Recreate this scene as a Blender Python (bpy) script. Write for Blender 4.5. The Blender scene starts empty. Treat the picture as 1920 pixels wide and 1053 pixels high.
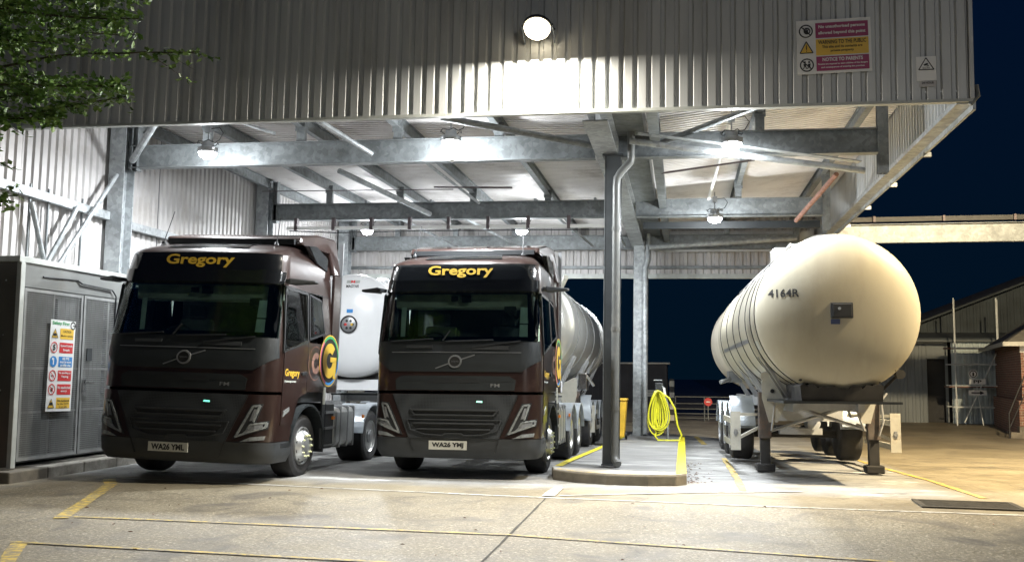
import bpy, bmesh, math, random
from mathutils import Vector, Matrix
random.seed(7)
R = math.radians
sc = bpy.context.scene
C = sc.collection
# ------------------------------------------------------------------ camera
cd = bpy.data.cameras.new('camera'); cam = bpy.data.objects.new('camera', cd); C.objects.link(cam)
sc.camera = cam
cd.sensor_width = 36; cd.lens = 36 * 1830 / 1920; cd.clip_end = 2000; cd.clip_start = .05
yaw, pit, rol = R(9.9), R(5.4), R(0.45)
f = Vector((-math.sin(yaw) * math.cos(pit), math.cos(yaw) * math.cos(pit), math.sin(pit)))
rt = Vector((math.cos(yaw), math.sin(yaw), 0)); up = rt.cross(f)
r2 = rt * math.cos(rol) + up * math.sin(rol); u2 = up * math.cos(rol) - rt * math.sin(rol)
cam.matrix_world = Matrix(((r2.x, u2.x, -f.x, 0), (r2.y, u2.y, -f.y, 0), (r2.z, u2.z, -f.z, 1.6), (0, 0, 0, 1)))
# ------------------------------------------------------------------ night sky
w = bpy.data.worlds.new('World'); sc.world = w; w.use_nodes = True
nt = w.node_tree; bg = nt.nodes['Background']
tc = nt.nodes.new('ShaderNodeTexCoord'); sx = nt.nodes.new('ShaderNodeSeparateXYZ'); cr = nt.nodes.new('ShaderNodeValToRGB')
nt.links.new(tc.outputs['Generated'], sx.inputs[0]); nt.links.new(sx.outputs['Z'], cr.inputs[0]); nt.links.new(cr.outputs[0], bg.inputs[0])
cr.color_ramp.elements[0].position = 0; cr.color_ramp.elements[0].color = (.0006, .005, .0115, 1)
cr.color_ramp.elements[1].position = .5; cr.color_ramp.elements[1].color = (.0009, .0042, .018, 1)
bg.inputs[1].default_value = 1.0
sc.view_settings.view_transform = 'Standard'; sc.view_settings.look = 'None'
sc.view_settings.exposure = .28; sc.view_settings.gamma = 1
sc.render.engine = 'CYCLES'; sc.cycles.max_bounces = 6
# ------------------------------------------------------------------ lamp strengths
P_CANOPY = 400; P_SPILL = 185; P_FASCIA = 720; P_YARD_FRONT = 1300; P_YARD_SIDE = 24000  # the yard powers drive assumed masts that stay out of view

# ------------------------------------------------------------------ materials
def _noise(nt, co, scale, detail=4, rough=.6, dist=0):
    n = nt.nodes.new('ShaderNodeTexNoise'); n.inputs['Scale'].default_value = scale
    n.inputs['Detail'].default_value = detail; n.inputs['Roughness'].default_value = rough
    n.inputs['Distortion'].default_value = dist
    nt.links.new(co, n.inputs['Vector']); return n.outputs['Fac']
def _ramp(nt, fac, a, b, pa=.35, pb=.65):
    r = nt.nodes.new('ShaderNodeValToRGB'); nt.links.new(fac, r.inputs[0])
    r.color_ramp.elements[0].position = pa; r.color_ramp.elements[1].position = pb
    r.color_ramp.elements[0].color = (*a, 1); r.color_ramp.elements[1].color = (*b, 1)
    return r.outputs[0]
def _mix(nt, fac, a, b, mode='MIX'):
    m = nt.nodes.new('ShaderNodeMix'); m.data_type = 'RGBA'; m.blend_type = mode
    if hasattr(fac, 'links'): nt.links.new(fac, m.inputs[0])
    else: m.inputs[0].default_value = fac
    for s, v in ((6, a), (7, b)):
        if hasattr(v, 'links'): nt.links.new(v, m.inputs[s])
        else: m.inputs[s].default_value = (*v, 1)
    return m.outputs[2]
def mat(name, col, rough=.5, metal=0, var=.25, scale=3, bump=0, bscale=60, coat=0, spec=.5, dirt=None, dscale=1.5, dpos=(.55, .75), stretch=None):
    m = bpy.data.materials.new(name); m.use_nodes = True; nt = m.node_tree; b = nt.nodes['Principled BSDF']
    tc = nt.nodes.new('ShaderNodeTexCoord'); co = tc.outputs['Object']
    if stretch:
        mp = nt.nodes.new('ShaderNodeMapping'); mp.inputs['Scale'].default_value = stretch
        nt.links.new(co, mp.inputs[0]); co = mp.outputs[0]
    n = _noise(nt, co, scale, 5)
    a = tuple(max(0, c * (1 - var)) for c in col); c2 = tuple(min(1, c * (1 + var)) for c in col)
    o = _ramp(nt, n, a, c2, .3, .7)
    if dirt:
        d = _noise(nt, co, dscale, 8, .7)
        o = _mix(nt, _ramp(nt, d, (0, 0, 0), (1, 1, 1), *dpos), o, dirt)
    nt.links.new(o, b.inputs['Base Color'])
    n2 = _noise(nt, co, scale * 4, 3)
    rr = nt.nodes.new('ShaderNodeMapRange'); nt.links.new(n2, rr.inputs[0])
    rr.inputs[3].default_value = max(.02, rough * .8); rr.inputs[4].default_value = min(1, rough * 1.2)
    nt.links.new(rr.outputs[0], b.inputs['Roughness'])
    b.inputs['Metallic'].default_value = metal
    b.inputs['Specular IOR Level'].default_value = spec
    b.inputs['Coat Weight'].default_value = coat; b.inputs['Coat Roughness'].default_value = .06
    if bump:
        bp = nt.nodes.new('ShaderNodeBump'); bp.inputs['Strength'].default_value = bump; bp.inputs['Distance'].default_value = .01
        nt.links.new(_noise(nt, tc.outputs['Object'], bscale, 4), bp.inputs['Height']); nt.links.new(bp.outputs[0], b.inputs['Normal'])
    return m
def emit(name, col, s):
    m = bpy.data.materials.new(name); m.use_nodes = True; b = m.node_tree.nodes['Principled BSDF']
    b.inputs['Base Color'].default_value = (.8, .8, .8, 1); b.inputs['Emission Color'].default_value = (*col, 1); b.inputs['Emission Strength'].default_value = s
    return m
def glassmat(name, tint, t):
    m = bpy.data.materials.new(name); m.use_nodes = True; nt = m.node_tree; nt.nodes.remove(nt.nodes['Principled BSDF'])
    out = nt.nodes['Material Output']; tr = nt.nodes.new('ShaderNodeBsdfTransparent'); tr.inputs[0].default_value = (*tint, 1)
    gl = nt.nodes.new('ShaderNodeBsdfGlossy'); gl.inputs['Roughness'].default_value = .03; gl.inputs[0].default_value = (.9, .95, .95, 1)
    fr = nt.nodes.new('ShaderNodeFresnel'); fr.inputs[0].default_value = 1.5
    mx = nt.nodes.new('ShaderNodeMixShader'); nt.links.new(fr.outputs[0], mx.inputs[0]); nt.links.new(tr.outputs[0], mx.inputs[1]); nt.links.new(gl.outputs[0], mx.inputs[2])
    nt.links.new(mx.outputs[0], out.inputs[0]); return m
def galv(name, base):
    m = bpy.data.materials.new(name); m.use_nodes = True; nt = m.node_tree; b = nt.nodes['Principled BSDF']
    tc = nt.nodes.new('ShaderNodeTexCoord'); v = nt.nodes.new('ShaderNodeTexVoronoi'); v.inputs['Scale'].default_value = 14
    nt.links.new(tc.outputs['Object'], v.inputs['Vector'])
    n = _noise(nt, tc.outputs['Object'], 2.2, 6, .65)
    o = _ramp(nt, n, tuple(c * .7 for c in base), tuple(c * 1.25 for c in base), .3, .7)
    hs = nt.nodes.new('ShaderNodeSeparateColor'); nt.links.new(v.outputs['Color'], hs.inputs[0])
    o2 = _ramp(nt, hs.outputs[0], (.8, .8, .8), (1.18, 1.18, 1.18), 0, 1)
    o = _mix(nt, 1.0, o, o2, 'MULTIPLY'); nt.links.new(o, b.inputs['Base Color'])
    b.inputs['Metallic'].default_value = .35; b.inputs['Roughness'].default_value = .5
    return m
def groundmat():
    m = bpy.data.materials.new('forecourt'); m.use_nodes = True; nt = m.node_tree; b = nt.nodes['Principled BSDF']
    co = nt.nodes.new('ShaderNodeTexCoord').outputs['Object']
    sp = nt.nodes.new('ShaderNodeSeparateXYZ'); nt.links.new(co, sp.inputs[0])
    # rough tamped concrete in front
    a = _ramp(nt, _noise(nt, co, .5, 9, .7), (.145, .122, .080), (.26, .225, .155), .34, .66)
    sm = a
    a = _mix(nt, _ramp(nt, _noise(nt, co, 27, 3, .6, .8), (0, 0, 0), (.8, .8, .8), .52, .66), a, (.48, .43, .32))
    a = _mix(nt, _ramp(nt, _noise(nt, co, 34, 3, .6, .5), (.25, .25, .25), (1, 1, 1), .36, .46), (.09, .075, .052), a)
    mt = nt.nodes.new('ShaderNodeMapping'); mt.inputs['Scale'].default_value = (1.6, .18, 1); mt.inputs['Rotation'].default_value = (0, 0, R(14)); nt.links.new(co, mt.inputs[0])
    a = _mix(nt, _ramp(nt, _noise(nt, mt.outputs[0], 1.1, 5, .6), (.45, .45, .45), (0, 0, 0), .33, .46), a, (.10, .092, .075))
    fr_ = nt.nodes.new('ShaderNodeMapRange'); fr_.inputs[1].default_value = 13.4; fr_.inputs[2].default_value = 12.8
    ad0 = nt.nodes.new('ShaderNodeMath'); ad0.operation = 'MULTIPLY_ADD'; nt.links.new(_noise(nt, co, .8, 4), ad0.inputs[0]); ad0.inputs[1].default_value = 1.2; nt.links.new(sp.outputs['Y'], ad0.inputs[2]); nt.links.new(ad0.outputs[0], fr_.inputs[0])
    a = _mix(nt, fr_.outputs[0], sm, a)
    a = _mix(nt, _ramp(nt, _noise(nt, co, .9, 6, .6, 1.2), (1, 1, 1), (0, 0, 0), .33, .47), a, (.12, .105, .08))
    # smoother grey slab under the canopy, with pale spill and dark oil stains
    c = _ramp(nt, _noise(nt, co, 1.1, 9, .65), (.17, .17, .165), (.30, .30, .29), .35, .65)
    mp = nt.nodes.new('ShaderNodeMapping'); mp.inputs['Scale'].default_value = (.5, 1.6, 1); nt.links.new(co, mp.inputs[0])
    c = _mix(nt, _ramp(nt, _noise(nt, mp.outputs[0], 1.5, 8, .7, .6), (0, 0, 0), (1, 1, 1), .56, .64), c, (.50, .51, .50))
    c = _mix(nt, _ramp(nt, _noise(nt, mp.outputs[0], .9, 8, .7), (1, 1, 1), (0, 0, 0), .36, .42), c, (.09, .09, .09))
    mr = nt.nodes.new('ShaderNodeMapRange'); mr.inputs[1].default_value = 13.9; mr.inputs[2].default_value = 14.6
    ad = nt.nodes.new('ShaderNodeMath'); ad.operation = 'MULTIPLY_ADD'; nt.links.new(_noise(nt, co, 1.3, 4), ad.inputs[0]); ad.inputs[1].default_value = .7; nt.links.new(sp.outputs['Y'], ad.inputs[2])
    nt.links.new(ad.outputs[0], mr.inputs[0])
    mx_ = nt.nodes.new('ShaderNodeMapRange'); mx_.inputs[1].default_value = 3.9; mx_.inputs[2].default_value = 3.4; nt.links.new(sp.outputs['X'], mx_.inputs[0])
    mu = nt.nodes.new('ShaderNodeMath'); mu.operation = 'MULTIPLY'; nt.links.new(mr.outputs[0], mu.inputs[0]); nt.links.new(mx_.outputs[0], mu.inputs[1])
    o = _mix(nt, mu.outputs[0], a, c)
    # hairline cracks
    v = nt.nodes.new('ShaderNodeTexVoronoi'); v.feature = 'DISTANCE_TO_EDGE'; v.inputs['Scale'].default_value = .2
    dn = nt.nodes.new('ShaderNodeTexNoise'); dn.inputs['Scale'].default_value = 1.6; dn.inputs['Detail'].default_value = 6; nt.links.new(co, dn.inputs['Vector'])
    va = nt.nodes.new('ShaderNodeVectorMath'); va.operation = 'MULTIPLY_ADD'; nt.links.new(dn.outputs['Color'], va.inputs[0]); va.inputs[1].default_value = (.9, .9, .9); nt.links.new(co, va.inputs[2])
    nt.links.new(va.outputs[0], v.inputs['Vector'])
    o = _mix(nt, _ramp(nt, v.outputs['Distance'], (.5, .5, .5), (0, 0, 0), .0, .002), o, (.04, .035, .03))
    nt.links.new(o, b.inputs['Base Color'])
    rg = nt.nodes.new('ShaderNodeMapRange'); nt.links.new(_noise(nt, co, 2, 6), rg.inputs[0]); rg.inputs[3].default_value = .38; rg.inputs[4].default_value = .75
    nt.links.new(rg.outputs[0], b.inputs['Roughness'])
    bp = nt.nodes.new('ShaderNodeBump'); bp.inputs['Strength'].default_value = .8; bp.inputs['Distance'].default_value = .02
    nt.links.new(_noise(nt, co, 17, 5, .7), bp.inputs['Height']); nt.links.new(bp.outputs[0], b.inputs['Normal'])
    return m
def brickmat():
    m = bpy.data.materials.new('brick'); m.use_nodes = True; nt = m.node_tree; b = nt.nodes['Principled BSDF']
    co = nt.nodes.new('ShaderNodeTexCoord').outputs['Object']
    mp = nt.nodes.new('ShaderNodeMapping'); mp.inputs['Rotation'].default_value = (R(90), 0, R(90)); nt.links.new(co, mp.inputs[0])
    t = nt.nodes.new('ShaderNodeTexBrick'); t.inputs['Scale'].default_value = 3; t.inputs['Color1'].default_value = (.22, .09, .06, 1); t.inputs['Color2'].default_value = (.12, .06, .04, 1)
    t.inputs['Mortar'].default_value = (.3, .27, .22, 1); nt.links.new(mp.outputs[0], t.inputs[0])
    sp = nt.nodes.new('ShaderNodeSeparateXYZ'); nt.links.new(co, sp.inputs[0])
    cb = nt.nodes.new('ShaderNodeCombineXYZ'); sm_ = nt.nodes.new('ShaderNodeMath'); nt.links.new(sp.outputs['X'], sm_.inputs[0]); nt.links.new(sp.outputs['Y'], sm_.inputs[1]); nt.links.new(sm_.outputs[0], cb.inputs[0]); nt.links.new(sp.outputs['Z'], cb.inputs[1]); nt.links.new(cb.outputs[0], t.inputs[0])
    nt.links.new(t.outputs[0], b.inputs['Base Color']); b.inputs['Roughness'].default_value = .85
    return m
def meshmat(name, base, dark, per=.02):
    # woven / expanded metal: fine horizontal slots modelled as colour of the sheet
    m = bpy.data.materials.new(name); m.use_nodes = True; nt = m.node_tree; b = nt.nodes['Principled BSDF']
    co = nt.nodes.new('ShaderNodeTexCoord').outputs['Object']
    v = nt.nodes.new('ShaderNodeTexVoronoi'); v.inputs['Scale'].default_value = 1 / per; v.inputs['Randomness'].default_value = 0
    nt.links.new(co, v.inputs['Vector'])
    nt.links.new(_ramp(nt, v.outputs['Distance'], dark, base, .3, .45), b.inputs['Base Color'])
    b.inputs['Roughness'].default_value = .5
    return m

M = dict(
 ground=groundmat(),
 clad=mat('grey_cladding', (.47, .485, .485), .45, .1, .12, .7, dirt=(.27, .265, .245), dscale=1.6, dpos=(.48, .78), stretch=(1, 1, .12)),
 cladin=mat('pale_cladding', (.45, .435, .43), .5, .05, .1, .8, dirt=(.33, .30, .27), dscale=1.0, dpos=(.5, .8)),
 roof=mat('roof_sheet', (.68, .66, .65), .5, .05, .12, .7, dirt=(.40, .37, .35), dscale=.9, dpos=(.5, .75)),
 galv=galv('galvanised_steel', (.17, .185, .19)), galvl=galv('bright_galvanised', (.30, .32, .33)),
 shsteel=mat('shaded_column_steel', (.05, .055, .058), .45, 0, .2, 3), rust=mat('rusty_steel', (.22, .12, .09), .8, .2, .4, 9),  # first entry: column steel darkened to carry the shade of its unlit front
 dkpipe=mat('purple_brown_pipe', (.08, .06, .065), .6),
 pipe=mat('grey_downpipe', (.13, .135, .13), .4, 0, .15, 3, dirt=(.2, .19, .17)),
 white=mat('white_paint', (.75, .75, .73), .4, 0, .05),
 brown=mat('brown_paint', (.027, .014, .0115), .32, .15, .12, 2, coat=.8, dirt=(.055, .034, .028), dscale=2.5),
 black=mat('black_plastic', (.016, .018, .02), .5, 0, .2, 6), gloss=mat('gloss_black', (.008, .009, .010), .12, 0, .1, coat=.6),
 dgrey=mat('dark_grey_plastic', (.013, .017, .0195), .55, 0, .2, 4, bump=.1, bscale=150), mgrey=mat('grey_plastic', (.034, .038, .042), .55, 0, .2, 4),
 grille=meshmat('grille_mesh', (.035, .04, .045), (.006, .008, .01), .022),
 chrome=mat('chrome', (.6, .6, .6), .18, 1, .08), silver=mat('silver_wheel', (.55, .56, .56), .3, .8, .15, 8, dirt=(.3, .29, .26)),
 dullch=mat('dull_trim', (.30, .31, .32), .35, .6, .1),
 nut=mat('nut_cover', (.62, .64, .38), .5, 0), rubber=mat('tyre_rubber', (.018, .018, .019), .75, 0, .3, 8, bump=.3, bscale=30, dirt=(.05, .048, .044)),
 glass=glassmat('windscreen_glass', (.80, .90, .86), .9), lens=mat('lamp_lens', (.30, .32, .32), .15, .3, .3, 25, coat=.6),
 yellow=mat('yellow_letter', (.62, .40, .04), .5, 0, .05), plate=mat('plate_white', (.52, .52, .46), .4, 0, .08), ink=mat('ink', (.012, .012, .012), .6),
 headl=mat('headlining', (.52, .52, .47), .8), inter=mat('cab_interior', (.10, .105, .11), .8), paper=mat('paper', (.7, .78, .74), .7),
 amber=mat('amber_lens', (.8, .25, .03), .3), red=mat('red', (.55, .03, .03), .5, 0, .05), blue=mat('blue', (.03, .22, .55), .5, 0, .05),
 green=mat('green', (.05, .35, .12), .5, 0, .05), pink=mat('pink', (.6, .12, .2), .5), maroon=mat('maroon', (.30, .025, .11), .5, 0, .05), syel=mat('sign_yellow', (.75, .47, .05), .5, 0, .05),
 tankw=mat('tank_white', (.37, .345, .27), .45, 0, .07, 1.2, dirt=(.31, .285, .22), dscale=2.2, dpos=(.48, .75), stretch=(1, 1, .3), spec=.35),
 tankw2=mat('tank_clean_white', (.74, .75, .76), .25, 0, .05, 1.2, coat=.4),
 tankb=mat('tank_beige', (.50, .46, .38), .45, 0, .12, 2), steel=mat('brushed_tank_steel', (.50, .50, .48), .3, .75, .1, 1.5),
 tgrey=mat('trailer_grey', (.36, .37, .38), .4, .2, .15, 4, dirt=(.2, .19, .18)), grime=mat('black_grime', (.022, .021, .02), .8, 0, .4, 6),
 legs=mat('rusty_leg', (.10, .085, .075), .7, .1, .4, 6, dirt=(.13, .08, .06), dscale=5, dpos=(.5, .65)), cream=mat('cream_paint', (.40, .39, .34), .5, 0, .15, 5, dirt=(.25, .2, .15), dscale=5),
 bluish=mat('mudguard_silver', (.40, .44, .48), .3, .4, .1, 4), kerb=mat('kerb_concrete', (.34, .32, .28), .8, 0, .3, 3, bump=.4, bscale=40, dirt=(.16, .145, .12), dscale=2.5, dpos=(.45, .65)),
 kerbd=mat('dark_kerb', (.13, .115, .09), .85, 0, .35, 4, bump=.4, bscale=40), isl=mat('island_top', (.24, .24, .235), .65, 0, .3, 2, bump=.3, dirt=(.45, .45, .44), dscale=1.2, dpos=(.55, .68), stretch=(.5, 1.6, 1)),
 ypaint=mat('yellow_road_paint', (.62, .44, .06), .6, 0, .25, 9, bump=.5, bscale=20, dirt=(.24, .20, .12), dscale=11, dpos=(.40, .56)), ybright=mat('yellow_kerb_paint', (.78, .66, .03), .5, 0, .1, 6, dirt=(.4, .36, .1), dscale=9, dpos=(.58, .7)),
 joint=mat('pale_joint', (.45, .44, .40), .7, 0, .3, 8, dirt=(.2, .18, .14), dscale=5, dpos=(.5, .65)), djoint=mat('dark_joint', (.05, .045, .035), .9, 0, .4, 8),
 iron=mat('drain_iron', (.06, .055, .045), .6, .4, .4, 12), encl=mat('enclosure_grey', (.125, .13, .125), .5, 0, .15, 2, dirt=(.10, .095, .08)), encd=mat('enclosure_dark', (.085, .082, .07), .5, 0, .15, 2),
 encm=mat('mesh_wire', (.22, .225, .22), .5, .2), trim=mat('pale_trim', (.38, .40, .38), .5, 0, .15, 4),
 shed=mat('shed_cladding', (.15, .165, .165), .6, 0, .25, .8, stretch=(1, 1, .3)), shedl=mat('pale_shed_cladding', (.46, .53, .54), .5, 0, .2, .8), shedr=mat('shed_roof', (.05, .062, .068), .8, 0, .35, 1.2),
 brick=brickmat(), tile=mat('brown_tile', (.13, .12, .10), .8, 0, .3, 5), dark=mat('dark_wall', (.035, .035, .04), .8, 0, .3, 2), scaf=mat('scaffold_tube', (.60, .63, .62), .5, .1),
 binm=mat('bin_yellow', (.62, .38, .03), .5), hose=mat('hose_yellow', (.62, .60, .03), .4, 0, .15, 8, dirt=(.35, .33, .08), dscale=10), orange=mat('orange', (.6, .1, .02), .5),
 bark=mat('bark', (.05, .035, .025), .9, 0, .3, 9), leaf=mat('leaf', (.12, .22, .045), .5, 0, .5, 2.2, spec=.4),
 dleaf=mat('dead_leaf', (.14, .06, .025), .8, 0, .5, 20),
 Lcool=emit('led_lens', (.92, .97, 1), 45), Lwarm=emit('flood_lens', (1, .84, .58), 9), Lsmall=emit('bulkhead_lens', (1, .85, .6), 8), Lgreen=emit('green_led', (.1, .9, .6), 1.2))

# ------------------------------------------------------------------ mesh helpers
class MB:
    def __init__(s): s.bm = bmesh.new()
    def hull(s, pts, faces):
        v = [s.bm.verts.new(p) for p in pts]
        for f_ in faces:
            try: s.bm.faces.new([v[i] for i in f_])
            except ValueError: pass
        return s
    def box(s, x0, x1, y0, y1, z0, z1):
        return s.hull([(x, y, z) for x in (x0, x1) for y in (y0, y1) for z in (z0, z1)],
                      [(0, 1, 3, 2), (4, 6, 7, 5), (0, 4, 5, 1), (2, 3, 7, 6), (0, 2, 6, 4), (1, 5, 7, 3)])
    def bar(s, a, b, w_, h, up=(0, 0, 1)):           # rectangular bar between two points
        a, b = Vector(a), Vector(b); d = (b - a).normalized(); sd = d.cross(Vector(up))
        if sd.length < 1e-4: sd = d.cross(Vector((0, 1, 0)))
        sd.normalize(); u = sd.cross(d); pts = []
        for p in (a, b):
            for i, j in ((-1, -1), (1, -1), (1, 1), (-1, 1)): pts.append(p + sd * i * w_ / 2 + u * j * h / 2)
        return s.hull(pts, [(0, 3, 2, 1), (4, 5, 6, 7), (0, 1, 5, 4), (1, 2, 6, 5), (2, 3, 7, 6), (3, 0, 4, 7)])
    def ibeam(s, a, b, h, w_, tf=.014, tw=.01, up=(0, 0, 1)):
        a, b = Vector(a), Vector(b); d = (b - a).normalized(); sd = d.cross(Vector(up))
        if sd.length < 1e-4: sd = d.cross(Vector((0, 1, 0)))
        u = sd.normalized().cross(d)
        s.bar(a, b, tw, h - 2 * tf, up)
        for k in (-1, 1): s.bar(a + u * k * (h - tf) / 2, b + u * k * (h - tf) / 2, w_, tf, up)
        return s
    def tube(s, path, r, n=10, closed=False):
        P_ = [Vector(p) for p in path]; rs = r if isinstance(r, (list, tuple)) else [r] * len(P_)
        prev = None; rings = []
        for i, p in enumerate(P_):
            if closed: d = P_[(i + 1) % len(P_)] - P_[i - 1]
            else: d = P_[min(i + 1, len(P_) - 1)] - P_[max(i - 1, 0)]
            d.normalize()
            if prev is None:
                u = d.orthogonal().normalized()
            else:
                u = (prev - d * prev.dot(d)).normalized()
            prev = u; v = d.cross(u)
            rings.append([s.bm.verts.new(p + (u * math.cos(2 * math.pi * k / n) + v * math.sin(2 * math.pi * k / n)) * rs[i]) for k in range(n)])
        m = len(rings)
        for i in range(m if closed else m - 1):
            A, B = rings[i], rings[(i + 1) % m]
            for k in range(n): s.bm.faces.new((A[k], A[(k + 1) % n], B[(k + 1) % n], B[k]))
        if not closed:
            s.bm.faces.new(rings[0][::-1]); s.bm.faces.new(rings[-1])
        return s
    def lathe(s, prof, c, axis='x', n=40):             # prof: (t along axis, radius)
        rings = []
        for t, r in prof:
            ring = []
            for k in range(n):
                a = 2 * math.pi * k / n; p, q = r * math.cos(a), r * math.sin(a)
                ring.append(s.bm.verts.new({'x': (c[0] + t, c[1] + p, c[2] + q), 'y': (c[0] + p, c[1] + t, c[2] + q), 'z': (c[0] + p, c[1] + q, c[2] + t)}[axis]))
            rings.append(ring)
        for A, B in zip(rings, rings[1:]):
            for k in range(n): s.bm.faces.new((A[k], A[(k + 1) % n], B[(k + 1) % n], B[k]))
        s.bm.faces.new(rings[0]); s.bm.faces.new(rings[-1][::-1]); return s
    def prism(s, poly, axis, a, b):                    # 2D polygon extruded along an axis
        def mk(p, t): return {'x': (t, p[0], p[1]), 'y': (p[0], t, p[1]), 'z': (p[0], p[1], t)}[axis]
        n = len(poly)
        return s.hull([mk(p, a) for p in poly] + [mk(p, b) for p in poly],
                      [tuple(range(n)), tuple(range(2 * n - 1, n - 1, -1))] + [(i, i + n, (i + 1) % n + n, (i + 1) % n) for i in range(n)])
    def corr(s, o, u, v, nrm, U, V, pitch=.19, depth=.035, crest=.10, web=.022, vs=1):
        o, u, v, nrm = map(Vector, (o, u, v, nrm)); pts = []; t = 0
        while t < U:
            for dt, dd in ((0, 0), (pitch - crest - 2 * web, 0), (pitch - crest - web, depth), (pitch - web, depth)):
                if t + dt <= U: pts.append((t + dt, dd))
            t += pitch
        pts.append((U, 0)); rows = []
        for j in range(vs + 1): rows.append([s.bm.verts.new(o + u * a + nrm * d + v * (V * j / vs)) for a, d in pts])
        for A, B in zip(rows, rows[1:]):
            for i in range(len(pts) - 1): s.bm.faces.new((A[i], A[i + 1], B[i + 1], B[i]))
        return s
    def build(s, name, m, parent=None, smooth=False, loc=None, solid=0, bevel=0, norm=True):
        if norm: bmesh.ops.recalc_face_normals(s.bm, faces=s.bm.faces)
        me = bpy.data.meshes.new(name); s.bm.to_mesh(me); s.bm.free()
        o = bpy.data.objects.new(name, me); C.objects.link(o); me.materials.append(M[m] if isinstance(m, str) else m)
        if smooth:
            for p in me.polygons: p.use_smooth = True
            try: me.set_sharp_from_angle(angle=R(35 if smooth is True else smooth))
            except Exception: pass
        if parent: o.parent = parent
        if loc: o.location = loc
        if solid:
            md = o.modifiers.new('s', 'SOLIDIFY'); md.thickness = solid
        if bevel:
            md = o.modifiers.new('b', 'BEVEL'); md.width = bevel; md.segments = 2; md.limit_method = 'ANGLE'; md.angle_limit = R(40)
        return o
def thing(name, label, cat, loc=(0, 0, 0), rot=(0, 0, 0), group=None):
    o = bpy.data.objects.new(name, None); C.objects.link(o); o.location = loc; o.rotation_euler = rot
    o['label'] = label; o['category'] = cat
    if group: o['group'] = group
    return o
def tag(o, label, cat, group=None):
    o['label'] = label; o['category'] = cat
    if group: o['group'] = group
    return o
def struct(o): o['kind'] = 'structure'; return o
def dup(root, loc, label, rot=None):
    r = root.copy(); C.objects.link(r); r.location = loc; r['label'] = label
    if rot: r.rotation_euler = rot
    for ch in list(root.children):
        c = ch.copy(); C.objects.link(c); c.parent = r
        for g in list(ch.children):
            d = g.copy(); C.objects.link(d); d.parent = c
    return r
def patch(mb, poly, mapf, t, step=.08, base=0):
    b = bmesh.new(); vs = [b.verts.new((p[0], 0, p[1])) for p in poly]; b.faces.new(vs)
    bmesh.ops.triangulate(b, faces=b.faces[:])
    for ax in (0, 2):
        lo = min(v.co[ax] for v in b.verts); hi = max(v.co[ax] for v in b.verts)
        k = math.ceil(lo / step)
        while k * step < hi:
            no = (1, 0, 0) if ax == 0 else (0, 0, 1); co = (k * step, 0, 0) if ax == 0 else (0, 0, k * step)
            bmesh.ops.bisect_plane(b, geom=b.verts[:] + b.edges[:] + b.faces[:], plane_co=co, plane_no=no); k += 1
    b.verts.index_update()
    top = [mb.bm.verts.new(mapf(v.co.x, v.co.z, t)) for v in b.verts]
    bot = [mb.bm.verts.new(mapf(v.co.x, v.co.z, base)) for v in b.verts]
    for f_ in b.faces:
        ix = [v.index for v in f_.verts]
        mb.bm.faces.new([top[i] for i in ix]); mb.bm.faces.new([bot[i] for i in ix][::-1])
    for e in b.edges:
        if e.is_boundary:
            i, j = e.verts[0].index, e.verts[1].index
            mb.bm.faces.new((top[i], top[j], bot[j], bot[i]))
    b.free(); return mb
def text(mb, s, width, cx, cz, mapf, t, bold=.02, height=None, stretch=1):
    cu = bpy.data.curves.new('t', 'FONT'); cu.body = s; cu.size = 1; cu.offset = bold; cu.align_x = 'LEFT'; cu.resolution_u = 3; cu.fill_mode = 'FRONT'
    ob = bpy.data.objects.new('t', cu); me = bpy.data.meshes.new_from_object(ob)
    xs = [v.co.x for v in me.vertices]; ys = [v.co.y for v in me.vertices]
    x0, x1, y0, y1 = min(xs), max(xs), min(ys), max(ys)
    k = width / (x1 - x0); kz = k * stretch if height is None else height / (y1 - y0)
    v = [mb.bm.verts.new(mapf(cx + (q.co.x - (x0 + x1) / 2) * k, cz + (q.co.y - (y0 + y1) / 2) * kz, t)) for q in me.vertices]
    for p in me.polygons:
        try: mb.bm.faces.new([v[i] for i in p.vertices])
        except ValueError: pass
    bpy.data.objects.remove(ob); bpy.data.curves.remove(cu); bpy.data.meshes.remove(me); return mb
def flatmap(u, v, t): return (u, -t, v)
def disc(r, cx=0, cz=0, n=28, a0=0, a1=360): return [(cx + r * math.cos(R(a0 + (a1 - a0) * i / n)), cz + r * math.sin(R(a0 + (a1 - a0) * i / n))) for i in range(n)]
def ring(mb, r0, r1, cx, cz, mapf, t, a0=0, a1=360, n=36, base=None):
    A = []; B = []
    m = n if a1 - a0 >= 360 else n + 1
    for i in range(m):
        a = R(a0 + (a1 - a0) * i / n)
        A.append(mb.bm.verts.new(mapf(cx + r0 * math.cos(a), cz + r0 * math.sin(a), t))); B.append(mb.bm.verts.new(mapf(cx + r1 * math.cos(a), cz + r1 * math.sin(a), t)))
    for i in range(n):
        j = (i + 1) % m; mb.bm.faces.new((A[i], A[j], B[j], B[i]))
    return mb
def fpoly(mb, pts, mapf, t):
    mb.bm.faces.new([mb.bm.verts.new(mapf(p[0], p[1], t)) for p in pts]); return mb
def gz(y): return 0 if y < 16 else -.02 * (min(y, 32) - 16)
def interp(tb, z):
    if z <= tb[0][0]: return tb[0][1]
    for (a, b), (c, d) in zip(tb, tb[1:]):
        if z <= c: return b + (d - b) * (z - a) / (c - a)
    return tb[-1][1]

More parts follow.
